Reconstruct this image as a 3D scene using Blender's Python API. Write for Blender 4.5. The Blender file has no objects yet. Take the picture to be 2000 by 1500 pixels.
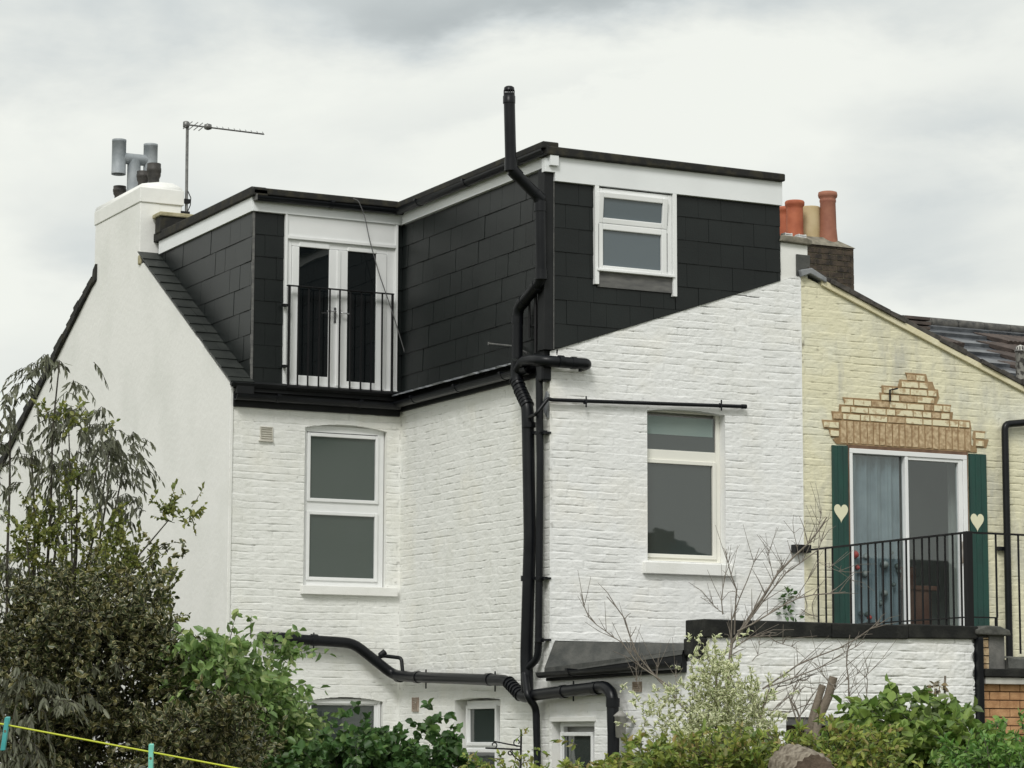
import bpy, math, random
import numpy as np
from mathutils import Matrix, Vector
rad = math.radians
S = bpy.context.scene
COL = S.collection

# ------------------------------------------------------------------ camera
FPX, YAW, PIT, ROL = 5277.0, rad(26.956), rad(7.531), rad(0.182)
EYE = np.array([0.0, 0.0, 1.8])
_cy, _sy, _cp, _sp = math.cos(YAW), math.sin(YAW), math.cos(PIT), math.sin(PIT)
CF = np.array([_sy*_cp, _cy*_cp, _sp]); _R = np.array([_cy, -_sy, 0.0]); _U = np.cross(_R, CF)
CR = _R*math.cos(ROL)+_U*math.sin(ROL); CU = -_R*math.sin(ROL)+_U*math.cos(ROL)
cam = bpy.data.cameras.new('camera'); cam.sensor_width = 36.0; cam.lens = 36.0*FPX/2000.0
cam.clip_start = 0.1; cam.clip_end = 3000.0
co = bpy.data.objects.new('camera', cam); COL.objects.link(co)
co.matrix_world = Matrix(((CR[0], CU[0], -CF[0], EYE[0]), (CR[1], CU[1], -CF[1], EYE[1]), (CR[2], CU[2], -CF[2], EYE[2]), (0, 0, 0, 1)))
S.camera = co

# ------------------------------------------------------------------ world, sun
SUN_EL, SUN_AZ = 44.0, 222.0      # azimuth clockwise from +Y: the sun stands behind and left of the viewer
W = bpy.data.worlds.new('World'); S.world = W; W.use_nodes = True
wn, wl = W.node_tree.nodes, W.node_tree.links
for n in list(wn): wn.remove(n)
out = wn.new('ShaderNodeOutputWorld'); bg = wn.new('ShaderNodeBackground'); bg.inputs['Strength'].default_value = 0.10
sky = wn.new('ShaderNodeTexSky'); sky.sky_type = 'NISHITA'; sky.sun_disc = False
sky.sun_elevation = rad(SUN_EL); sky.sun_rotation = rad(SUN_AZ); sky.dust_density = 4.0
tc = wn.new('ShaderNodeTexCoord')
def wmath(op, a, b=None, c=None):
    n = wn.new('ShaderNodeMath'); n.operation = op
    for i, v in enumerate((a, b, c)):
        if v is None: continue
        if hasattr(v, 'links'): wl.new(v, n.inputs[i])
        else: n.inputs[i].default_value = v
    return n.outputs[0]
def wnoise(scale, detail, rough, zs, off=(0, 0, 0), dist=0.0):
    mp = wn.new('ShaderNodeMapping'); mp.inputs['Scale'].default_value = (1, 1, zs); mp.inputs['Location'].default_value = off
    wl.new(tc.outputs['Generated'], mp.inputs['Vector'])
    n = wn.new('ShaderNodeTexNoise'); n.inputs['Scale'].default_value = scale; n.inputs['Detail'].default_value = detail
    n.inputs['Roughness'].default_value = rough; n.inputs['Distortion'].default_value = dist
    wl.new(mp.outputs['Vector'], n.inputs['Vector']); return n.outputs['Fac']
sep = wn.new('ShaderNodeSeparateXYZ'); wl.new(tc.outputs['Generated'], sep.inputs[0])
# azimuth and elevation of the sky direction, in degrees
azi = wmath('MULTIPLY', wmath('ARCTAN2', sep.outputs[0], sep.outputs[1]), 57.2958)
ele = wmath('MULTIPLY', wmath('ARCSINE', sep.outputs[2]), 57.2958)
nA = wnoise(8.0, 6.0, 0.58, 2.4, (1.3, 0.4, 0.2), 0.2)
nB = wnoise(18.0, 3.0, 0.5, 2.0, (3.1, 1.4, 0.7), 0.2)
azw = wmath('ADD', azi, wmath('MULTIPLY', wmath('SUBTRACT', nB, 0.5), 5.0))
elw = wmath('ADD', ele, wmath('MULTIPLY', wmath('SUBTRACT', nA, 0.5), 5.0))
def blob(a0, e0, ra, re, slope=0.0):
    da = wmath('DIVIDE', wmath('SUBTRACT', azw, a0), ra)
    de = wmath('DIVIDE', wmath('SUBTRACT', wmath('SUBTRACT', elw, e0), wmath('MULTIPLY', wmath('SUBTRACT', azw, a0), slope)), re)
    r2 = wmath('ADD', wmath('MULTIPLY', da, da), wmath('MULTIPLY', de, de))
    return wmath('POWER', 2.718, wmath('MULTIPLY', r2, -1.0))
# heavier cloud bases: (azimuth, elevation, size, size, tilt, weight)
tot = wmath('ADD', wmath('MULTIPLY', wmath('SUBTRACT', nA, 0.5), 0.85), -0.02)
for a0, e0, ra, re, sl, wt in ((28.0, 16.0, 8.5, 1.2, 0.0, 0.9), (18.6, 10.6, 3.0, 1.3, 0.25, 0.5), (17.5, 15.2, 3.4, 1.6, 0.0, 0.42),
                               (36.2, 12.6, 3.0, 1.0, 0.2, 0.55), (35.0, 10.8, 2.6, 0.8, 0.1, 0.35), (17.0, 7.5, 2.5, 1.0, 0.1, 0.22),
                               (28.0, 13.6, 3.5, 0.35, 0.05, 0.16)):
    tot = wmath('ADD', tot, wmath('MULTIPLY', blob(a0, e0, ra, re, sl), wt))
rmp = wn.new('ShaderNodeValToRGB'); wl.new(tot, rmp.inputs[0])
cr = rmp.color_ramp; cr.elements[0].position = 0.0; cr.elements[0].color = (0.86, 0.88, 0.825, 1)
cr.elements[1].position = 1.0; cr.elements[1].color = (0.44, 0.48, 0.485, 1)
e = cr.elements.new(0.22); e.color = (0.765, 0.79, 0.755, 1)
e = cr.elements.new(0.55); e.color = (0.63, 0.67, 0.665, 1)
cl = wn.new('ShaderNodeVectorMath'); cl.operation = 'SCALE'; wl.new(rmp.outputs[0], cl.inputs[0]); cl.inputs['Scale'].default_value = 10.0
mx = wn.new('ShaderNodeMix'); mx.data_type = 'RGBA'; mx.inputs['Factor'].default_value = 0.96
wl.new(sky.outputs[0], mx.inputs['A']); wl.new(cl.outputs[0], mx.inputs['B'])
wl.new(mx.outputs['Result'], bg.inputs['Color']); wl.new(bg.outputs[0], out.inputs['Surface'])
sl = bpy.data.lights.new('sun', 'SUN'); sl.energy = 1.85; sl.angle = rad(18); sl.color = (1.0, 0.985, 0.955)
so = bpy.data.objects.new('sun', sl); COL.objects.link(so)
_d = Vector((math.sin(rad(SUN_AZ))*math.cos(rad(SUN_EL)), math.cos(rad(SUN_AZ))*math.cos(rad(SUN_EL)), math.sin(rad(SUN_EL))))
so.rotation_euler = _d.to_track_quat('Z', 'Y').to_euler(); so.location = (0, 0, 40)
S.view_settings.view_transform = 'Standard'; S.view_settings.look = 'None'
S.view_settings.exposure = 0.08; S.view_settings.gamma = 1.0
S.render.engine = 'CYCLES'
S.cycles.max_bounces = 8; S.cycles.transparent_max_bounces = 16

# ------------------------------------------------------------------ helpers: measuring
def ray(x, y): return CF+CR*((x-1000)/FPX)-CU*((y-750)/FPX)
def onY(x, y, Y): r = ray(x, y); return EYE+r*((Y-EYE[1])/r[1])
def onX(x, y, X): r = ray(x, y); return EYE+r*((X-EYE[0])/r[0])
def onP(x, y, P, N):
    r = ray(x, y); return EYE+r*(np.dot(np.array(P)-EYE, N)/np.dot(r, N))
def at(x, y, d): return EYE+ray(x, y)*d
YA, XB, YC, XL, XP, YE = 23.19, 12.21, 26.69, 10.22, 15.14, 20.30
class Frame:
    def __init__(s, O, U, V, N): s.O, s.U, s.V, s.N = [np.array(q, float) for q in (O, U, V, N)]
    def p(s, u, v, w=0.0): return s.O+s.U*u+s.V*v+s.N*w
def FY(Y): return Frame((0, Y, 0), (1, 0, 0), (0, 0, 1), (0, -1, 0))
def FX(X): return Frame((X, 0, 0), (0, -1, 0), (0, 0, 1), (-1, 0, 0))
A_, B_, C_, E_, L_ = FY(YA), FX(XB), FY(YC), FY(YE), FX(XL)
def uY(x, y, Y):
    p = onY(x, y, Y); return p[0], p[2]
def uX(x, y, X):
    p = onX(x, y, X); return -p[1], p[2]

# ------------------------------------------------------------------ helpers: meshes
class MB:
    def __init__(s): s.v, s.f, s.sm = [], [], []
    def add(s, vs, fs, smooth=False):
        o = len(s.v); s.v.extend([tuple(map(float, q)) for q in vs])
        for f in fs: s.f.append([i+o for i in f]); s.sm.append(smooth)
    def box(s, F, u0, u1, v0, v1, w0, w1):
        vs = [F.p(u, v, w) for w in (w0, w1) for v in (v0, v1) for u in (u0, u1)]
        s.add(vs, [(0, 2, 3, 1), (4, 5, 7, 6), (0, 1, 5, 4), (2, 6, 7, 3), (0, 4, 6, 2), (1, 3, 7, 5)]); return s
    def prism(s, F, poly, w0, w1, wt=None):
        n = len(poly); wt = wt or (lambda u, v: w1)
        vs = [F.p(u, v, w0) for u, v in poly]+[F.p(u, v, wt(u, v)) for u, v in poly]
        s.add(vs, [tuple(range(n))[::-1], tuple(range(n, 2*n))]+[(i, (i+1) % n, n+(i+1) % n, n+i) for i in range(n)]); return s
    def tube(s, pts, r, n=10, fil=None, caps=True, r1=None):
        pts = [np.array(q, float) for q in pts]
        if fil and len(pts) > 2:
            q = [pts[0]]
            for i in range(1, len(pts)-1):
                a, b, c = pts[i-1], pts[i], pts[i+1]
                la, lc = np.linalg.norm(a-b), np.linalg.norm(c-b); d = min(fil, la*0.45, lc*0.45)
                p0, p1 = b+(a-b)/la*d, b+(c-b)/lc*d
                for t in (0, .25, .5, .75, 1): q.append((1-t)**2*p0+2*t*(1-t)*b+t*t*p1)
            q.append(pts[-1]); pts = q
        m = len(pts); T = []
        for i in range(m):
            t = pts[min(i+1, m-1)]-pts[max(i-1, 0)]; T.append(t/(np.linalg.norm(t)+1e-9))
        up = np.array([0, 0, 1.0]) if abs(T[0][2]) < 0.9 else np.array([1.0, 0, 0])
        a = np.cross(T[0], up); a /= np.linalg.norm(a); vs = []
        for i in range(m):
            a = a-T[i]*np.dot(a, T[i]); a /= np.linalg.norm(a); b = np.cross(T[i], a)
            rr = r if r1 is None else r+(r1-r)*i/(m-1)
            for k in range(n):
                th = 2*math.pi*k/n; vs.append(pts[i]+(a*math.cos(th)+b*math.sin(th))*rr)
        fs = [(i*n+k, i*n+(k+1) % n, (i+1)*n+(k+1) % n, (i+1)*n+k) for i in range(m-1) for k in range(n)]
        s.add(vs, fs, True)
        if caps:
            s.add(vs[:n], [tuple(range(n))[::-1]]); s.add(vs[-n:], [tuple(range(n))])
        return s
    def lathe(s, c, prof, n=20, caps=True):
        c = np.array(c, float); vs = []
        for r, z in prof:
            for k in range(n):
                th = 2*math.pi*k/n; vs.append(c+np.array([r*math.cos(th), r*math.sin(th), z]))
        m = len(prof)
        s.add(vs, [(i*n+k, i*n+(k+1) % n, (i+1)*n+(k+1) % n, (i+1)*n+k) for i in range(m-1) for k in range(n)], True)
        if caps: s.add(vs[-n:], [tuple(range(n))])
        return s
    def build(s, name, mat, parent=None, bevel=0.0, label=None):
        me = bpy.data.meshes.new(name); me.from_pydata(s.v, [], s.f); me.validate()
        if len(me.polygons) == len(s.sm): me.polygons.foreach_set('use_smooth', s.sm)
        me.materials.append(mat); return link(name, me, parent, bevel, label)
def link(name, me, parent=None, bevel=0.0, label=None):
    o = bpy.data.objects.new(name, me); COL.objects.link(o)
    if parent is not None:
        o.parent = parent
        if parent.type == 'EMPTY': o.matrix_parent_inverse = Matrix.Translation(-parent.location)
    if bevel:
        b = o.modifiers.new('bevel', 'BEVEL'); b.width = bevel; b.segments = 2; b.limit_method = 'ANGLE'; b.angle_limit = rad(40)
    if label: o['label'] = label
    return o
def thing(name, loc, label, cat, group=None):
    o = bpy.data.objects.new(name, None); COL.objects.link(o); o.location = [float(q) for q in loc]
    o.empty_display_size = 0.3
    return tag(o, label, cat, group)
def tag(o, label, cat, group=None):
    o['label'] = label; o['category'] = cat
    if group: o['group'] = group
    return o

# ------------------------------------------------------------------ helpers: noise
def _h(i, j, seed):
    n = (i.astype(np.int64)*374761393+j.astype(np.int64)*668265263+seed*1442695041) & 0xffffffff
    n = ((n ^ (n >> 13))*1274126177) & 0xffffffff
    n = ((n ^ (n >> 16))*2246822519) & 0xffffffff
    return ((n ^ (n >> 15)) & 0xffffff)/float(0xffffff)
def vn(x, y, seed=0):
    xi, yi = np.floor(x), np.floor(y); fx, fy = x-xi, y-yi
    fx, fy = fx*fx*(3-2*fx), fy*fy*(3-2*fy)
    return (_h(xi, yi, seed)*(1-fx)+_h(xi+1, yi, seed)*fx)*(1-fy)+(_h(xi, yi+1, seed)*(1-fx)+_h(xi+1, yi+1, seed)*fx)*fy

# ------------------------------------------------------------------ materials
def nodes(name):
    m = bpy.data.materials.new(name); m.use_nodes = True
    return m, m.node_tree.nodes, m.node_tree.links, m.node_tree.nodes['Principled BSDF']
def mat(name, c1, c2=None, rough=0.6, scale=3.0, detail=5.0, bump=0.0, bscale=40.0, metal=0.0, spec=0.5, stretch=(1, 1, 1), lo=0.35, hi=0.65, coat=0.0):
    m, n, l, p = nodes(name)
    p.inputs['Roughness'].default_value = rough; p.inputs['Metallic'].default_value = metal
    p.inputs['Specular IOR Level'].default_value = spec; p.inputs['Coat Weight'].default_value = coat
    tcn = n.new('ShaderNodeTexCoord'); mp = n.new('ShaderNodeMapping'); mp.inputs['Scale'].default_value = stretch
    l.new(tcn.outputs['Object'], mp.inputs['Vector'])
    if c2 is not None:
        no = n.new('ShaderNodeTexNoise'); no.inputs['Scale'].default_value = scale; no.inputs['Detail'].default_value = detail
        l.new(mp.outputs[0], no.inputs['Vector'])
        r = n.new('ShaderNodeValToRGB'); r.color_ramp.elements[0].position = lo; r.color_ramp.elements[1].position = hi
        r.color_ramp.elements[0].color = (*c1, 1); r.color_ramp.elements[1].color = (*c2, 1)
        l.new(no.outputs['Fac'], r.inputs[0]); l.new(r.outputs[0], p.inputs['Base Color'])
    else: p.inputs['Base Color'].default_value = (*c1, 1)
    if bump:
        nb = n.new('ShaderNodeTexNoise'); nb.inputs['Scale'].default_value = bscale; nb.inputs['Detail'].default_value = 6
        l.new(tcn.outputs['Object'], nb.inputs['Vector'])
        b = n.new('ShaderNodeBump'); b.inputs['Strength'].default_value = bump; b.inputs['Distance'].default_value = 0.01
        l.new(nb.outputs['Fac'], b.inputs['Height']); l.new(b.outputs[0], p.inputs['Normal'])
    return m
def mat_brickskin(name, base, cream, grime_shade, stain, stain_amt, creamlo=0.5, creamhi=0.75):
    """painted brickwork: colour varies in soft patches; grime sits in the open joints (attribute 'joint')"""
    m, n, l, p = nodes(name); p.inputs['Roughness'].default_value = 0.62; p.inputs['Specular IOR Level'].default_value = 0.35
    tcn = n.new('ShaderNodeTexCoord')
    def noise(s, d, st=(1, 1, 1), r=0.55):
        mp = n.new('ShaderNodeMapping'); mp.inputs['Scale'].default_value = st; l.new(tcn.outputs['Object'], mp.inputs['Vector'])
        q = n.new('ShaderNodeTexNoise'); q.inputs['Scale'].default_value = s; q.inputs['Detail'].default_value = d; q.inputs['Roughness'].default_value = r
        l.new(mp.outputs[0], q.inputs['Vector']); return q.outputs['Fac']
    def ramp(f, a, b):
        q = n.new('ShaderNodeMapRange'); q.inputs['From Min'].default_value = a; q.inputs['From Max'].default_value = b; l.new(f, q.inputs['Value']); return q.outputs[0]
    def mix(f, a, b):
        q = n.new('ShaderNodeMix'); q.data_type = 'RGBA'
        (l.new(f, q.inputs['Factor']) if hasattr(f, 'links') else setattr(q.inputs['Factor'], 'default_value', f))
        for k, v in (('A', a), ('B', b)):
            if hasattr(v, 'links'): l.new(v, q.inputs[k])
            else: q.inputs[k].default_value = (*v, 1)
        return q.outputs['Result']
    def mul(a, b):
        q = n.new('ShaderNodeMath'); q.operation = 'MULTIPLY'
        for i, v in enumerate((a, b)):
            if hasattr(v, 'links'): l.new(v, q.inputs[i])
            else: q.inputs[i].default_value = v
        return q.outputs[0]
    c = mix(ramp(noise(1.6, 4), creamlo, creamhi), base, cream)
    c = mix(mul(ramp(noise(2.2, 6, (1.6, 1.6, 0.5), 0.65), 0.49, 0.74), stain_amt), c, stain)
    c = mix(mul(ramp(noise(60, 3), 0.72, 0.82), 0.35), c, grime_shade)
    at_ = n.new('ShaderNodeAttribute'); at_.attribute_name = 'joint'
    c = mix(mul(mul(at_.outputs['Fac'], ramp(noise(7, 4), 0.35, 0.7)), 0.75), c, grime_shade)  # crevice shade of the joints painted into the base colour, with dirt and chips
    l.new(c, p.inputs['Base Color'])
    b = n.new('ShaderNodeBump'); b.inputs['Strength'].default_value = 0.5; b.inputs['Distance'].default_value = 0.006
    l.new(noise(55, 5), b.inputs['Height']); l.new(b.outputs[0], p.inputs['Normal'])
    return m
def mat_leaf(name, cols, edge=None, rough=0.45, trans=0.25, edge_at=0.55):
    """cols: colours picked at random per leaf (attribute 'rnd'); edge: colour of a variegated margin (attribute 'rim')"""
    m, n, l, p = nodes(name); p.inputs['Roughness'].default_value = rough; p.inputs['Specular IOR Level'].default_value = 0.4
    a = n.new('ShaderNodeAttribute'); a.attribute_name = 'rnd'
    r = n.new('ShaderNodeValToRGB'); r.color_ramp.interpolation = 'LINEAR'; els = r.color_ramp.elements
    els[0].position = 0; els[0].color = (*cols[0], 1); els[1].position = 1; els[1].color = (*cols[-1], 1)
    for i, c in enumerate(cols[1:-1]):
        e = els.new((i+1)/(len(cols)-1)); e.color = (*c, 1)
    l.new(a.outputs['Fac'], r.inputs[0]); c = r.outputs[0]
    if edge is not None:
        a2 = n.new('ShaderNodeAttribute'); a2.attribute_name = 'rim'
        g = n.new('ShaderNodeMath'); g.operation = 'GREATER_THAN'; g.inputs[1].default_value = edge_at; l.new(a2.outputs['Fac'], g.inputs[0])
        q = n.new('ShaderNodeMix'); q.data_type = 'RGBA'; l.new(g.outputs[0], q.inputs['Factor']); l.new(c, q.inputs['A']); q.inputs['B'].default_value = (*edge, 1)
        c = q.outputs['Result']
    l.new(c, p.inputs['Base Color'])
    t = n.new('ShaderNodeBsdfTranslucent'); l.new(c, t.inputs['Color'])
    ms = n.new('ShaderNodeMixShader'); ms.inputs[0].default_value = trans
    l.new(p.outputs[0], ms.inputs[1]); l.new(t.outputs[0], ms.inputs[2]); l.new(ms.outputs[0], n['Material Output'].inputs['Surface'])
    return m
def mat_glass(name, tint, rough=0.02, spec=0.9):
    m, n, l, p = nodes(name); p.inputs['Base Color'].default_value = (*tint, 1); p.inputs['Roughness'].default_value = rough
    p.inputs['Specular IOR Level'].default_value = spec; p.inputs['IOR'].default_value = 1.52
    p.inputs['Coat Weight'].default_value = 0.35; p.inputs['Coat Roughness'].default_value = 0.02
    t = n.new('ShaderNodeTexCoord'); q = n.new('ShaderNodeTexNoise'); q.inputs['Scale'].default_value = 2.2; q.inputs['Detail'].default_value = 2
    b = n.new('ShaderNodeBump'); b.inputs['Strength'].default_value = 0.10; b.inputs['Distance'].default_value = 0.02
    l.new(t.outputs['Object'], q.inputs['Vector']); l.new(q.outputs['Fac'], b.inputs['Height']); l.new(b.outputs[0], p.inputs['Normal']); l.new(b.outputs[0], p.inputs['Coat Normal'])
    return m
def mat_clear(name):
    m, n, l, p = nodes(name); n.remove(p)
    g = n.new('ShaderNodeBsdfGlossy'); g.inputs['Roughness'].default_value = 0.01; g.inputs['Color'].default_value = (0.95, 1, 1, 1)
    t = n.new('ShaderNodeBsdfTransparent'); t.inputs['Color'].default_value = (0.80, 0.84, 0.84, 1)
    f = n.new('ShaderNodeFresnel'); f.inputs['IOR'].default_value = 1.95
    ge = n.new('ShaderNodeNewGeometry'); k1 = n.new('ShaderNodeMath'); k1.operation = 'SUBTRACT'; k1.inputs[0].default_value = 1.0; l.new(ge.outputs['Backfacing'], k1.inputs[1])
    k2 = n.new('ShaderNodeMath'); k2.operation = 'MULTIPLY'; l.new(f.outputs[0], k2.inputs[0]); l.new(k1.outputs[0], k2.inputs[1])
    ms = n.new('ShaderNodeMixShader'); l.new(k2.outputs[0], ms.inputs[0]); l.new(t.outputs[0], ms.inputs[1]); l.new(g.outputs[0], ms.inputs[2])
    l.new(ms.outputs[0], n['Material Output'].inputs['Surface']); return m

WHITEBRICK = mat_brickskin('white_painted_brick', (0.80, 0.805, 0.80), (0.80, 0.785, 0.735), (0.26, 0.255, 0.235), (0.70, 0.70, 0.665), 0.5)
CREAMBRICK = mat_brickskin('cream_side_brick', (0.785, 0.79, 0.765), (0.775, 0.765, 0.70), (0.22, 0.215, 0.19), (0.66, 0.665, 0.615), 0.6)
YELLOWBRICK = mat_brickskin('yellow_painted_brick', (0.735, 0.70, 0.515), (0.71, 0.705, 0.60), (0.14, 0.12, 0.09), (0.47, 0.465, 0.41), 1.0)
RENDER = mat('smooth_white_render', (0.745, 0.75, 0.72), (0.81, 0.81, 0.785), 0.75, 1.5, 9, 0.4, 14, stretch=(1, 1, 0.9), lo=0.32, hi=0.56)
WPAINT = mat('white_paint', (0.76, 0.76, 0.73), (0.82, 0.82, 0.80), 0.6, 4, 4, 0.2, 60)
UPVC = mat('white_upvc', (0.80, 0.81, 0.81), (0.74, 0.75, 0.75), 0.28, 2, 3)
CREAMUPVC = mat('cream_upvc', (0.80, 0.79, 0.72), (0.76, 0.75, 0.69), 0.35, 2, 3)
FASCIA = mat('white_fascia_board', (0.74, 0.76, 0.77), (0.80, 0.82, 0.83), 0.3, 1.5, 3)
SLATE = mat('dark_cement_slate', (0.004, 0.0062, 0.0062), (0.0085, 0.0115, 0.011), 0.42, 1.6, 7, 0.15, 70, spec=0.32)
SLATE2 = mat('dark_roof_slate', (0.014, 0.017, 0.016), (0.028, 0.032, 0.029), 0.5, 5.0, 6, 0.3, 60)
BLACKP = mat('black_plastic_pipe', (0.0035, 0.0042, 0.006), (0.007, 0.008, 0.010), 0.36, 6, 4, spec=0.26)
BLACKM = mat('black_painted_iron', (0.006, 0.006, 0.007), None, 0.55, spec=0.3)
FELT = mat('mossy_roof_felt', (0.010, 0.010, 0.009), (0.042, 0.037, 0.020), 0.85, 9, 6, 0.5, 60, lo=0.45, hi=0.75)
DARKTRIM = mat('black_board', (0.006, 0.007, 0.008), (0.011, 0.012, 0.013), 0.6, 5, 4, spec=0.3)
GREYBOARD = mat('grey_cement_board', (0.085, 0.085, 0.085), (0.15, 0.148, 0.14), 0.7, 6, 6, stretch=(1, 1, 4))
LEAD = mat('lead_flashing', (0.13, 0.14, 0.155), (0.24, 0.25, 0.26), 0.42, 5, 5, 0.3, 20)
LEADDARK = mat('dark_flashing_felt', (0.035, 0.038, 0.036), (0.085, 0.085, 0.078), 0.6, 6, 6, 0.5, 30)
COPING = mat('black_painted_coping', (0.009, 0.0095, 0.009), (0.04, 0.04, 0.034), 0.75, 5, 7, 0.6, 40, lo=0.45, hi=0.8, spec=0.3)
MORTAR = mat('tan_mortar', (0.26, 0.17, 0.085), (0.37, 0.26, 0.145), 0.9, 12, 5, 0.5, 60)
TANBRICK = mat('tan_stock_brick', (0.33, 0.22, 0.12), (0.60, 0.47, 0.30), 0.85, 22, 5, 0.5, 60)
OLDPAINT = mat('worn_yellow_paint', (0.74, 0.68, 0.48), (0.46, 0.34, 0.20), 0.8, 16, 6, 0.5, 60, lo=0.52, hi=0.66)
MOSSCEM = mat('mossy_cement', (0.30, 0.27, 0.16), (0.42, 0.38, 0.25), 0.95, 12, 5, 0.8, 40)
ZINC = mat('galvanised_steel', (0.22, 0.245, 0.265), (0.33, 0.355, 0.375), 0.6, 7, 5, metal=0.15)
CAPBLACK = mat('black_cowl', (0.022, 0.021, 0.02), (0.05, 0.045, 0.04), 0.6, 10, 4)
CLAYPOT = mat('terracotta', (0.25, 0.095, 0.06), (0.34, 0.145, 0.09), 0.75, 5, 5, 0.3, 30)
REDPOT = mat('red_clay', (0.31, 0.075, 0.032), (0.42, 0.12, 0.055), 0.7, 5, 5, 0.3, 30)
BUFFPOT = mat('buff_clay', (0.44, 0.34, 0.18), (0.52, 0.42, 0.25), 0.75, 4, 5, 0.3, 30)
SOOTBRICK = mat('sooty_brick', (0.022, 0.018, 0.015), (0.075, 0.055, 0.038), 0.9, 10, 6, 0.6, 50)
SOOTMORT = mat('sooty_mortar', (0.17, 0.15, 0.10), None, 0.95)
STONE = mat('weathered_stone_slab', (0.13, 0.12, 0.095), (0.26, 0.24, 0.19), 0.9, 10, 6, 0.7, 40)
GREEN = mat('dark_green_paint', (0.008, 0.058, 0.044), (0.009, 0.042, 0.035), 0.5, 5, 5, 0.2, 50, stretch=(3, 3, .6))
HEART = mat('cream_heart_paint', (0.74, 0.72, 0.52), None, 0.6)
ORBRICK = mat('orange_brick', (0.36, 0.185, 0.085), (0.54, 0.31, 0.155), 0.85, 9, 5, 0.5, 60)
ORMORT = mat('dark_brown_mortar', (0.10, 0.055, 0.03), None, 0.95)  # even dark brown mortar behind the orange bricks
PANTILE = mat('brown_pantile', (0.045, 0.034, 0.030), (0.085, 0.064, 0.055), 0.7, 7, 5, 0.4, 50)
WETFELT = mat('grey_roof_membrane', (0.06, 0.065, 0.075), (0.15, 0.16, 0.175), 0.3, 6, 6, 0.3, 25, spec=0.6)
GLASS = mat_glass('window_glass', (0.035, 0.045, 0.042))
FROST = mat_glass('obscured_glass', (0.085, 0.11, 0.125), 0.25, 0.6)
DOORGLASS = mat_glass('dark_door_glass', (0.006, 0.008, 0.009), 0.02, 0.7)
CLEAR = mat_clear('clear_pane')
CHROME = mat('chrome_handle', (0.7, 0.7, 0.72), None, 0.25, metal=1.0)
ALUM = mat('grey_aerial_metal', (0.13, 0.13, 0.13), (0.22, 0.22, 0.21), 0.45, 20, 3, metal=0.6)
BARK = mat('grey_brown_bark', (0.13, 0.105, 0.08), (0.24, 0.20, 0.16), 0.9, 20, 5, 0.6, 60, stretch=(1, 1, .3))
TWIG = mat('bare_twig', (0.13, 0.11, 0.09), (0.24, 0.21, 0.18), 0.85, 20, 4)
DARKBARK = mat('dark_bark', (0.045, 0.040, 0.032), (0.09, 0.08, 0.062), 0.9, 20, 4)
VENTC = mat('cream_vent', (0.50, 0.48, 0.42), (0.62, 0.60, 0.54), 0.7, 8, 4)
CABLE = mat('grey_cable', (0.12, 0.12, 0.125), None, 0.5)

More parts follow.
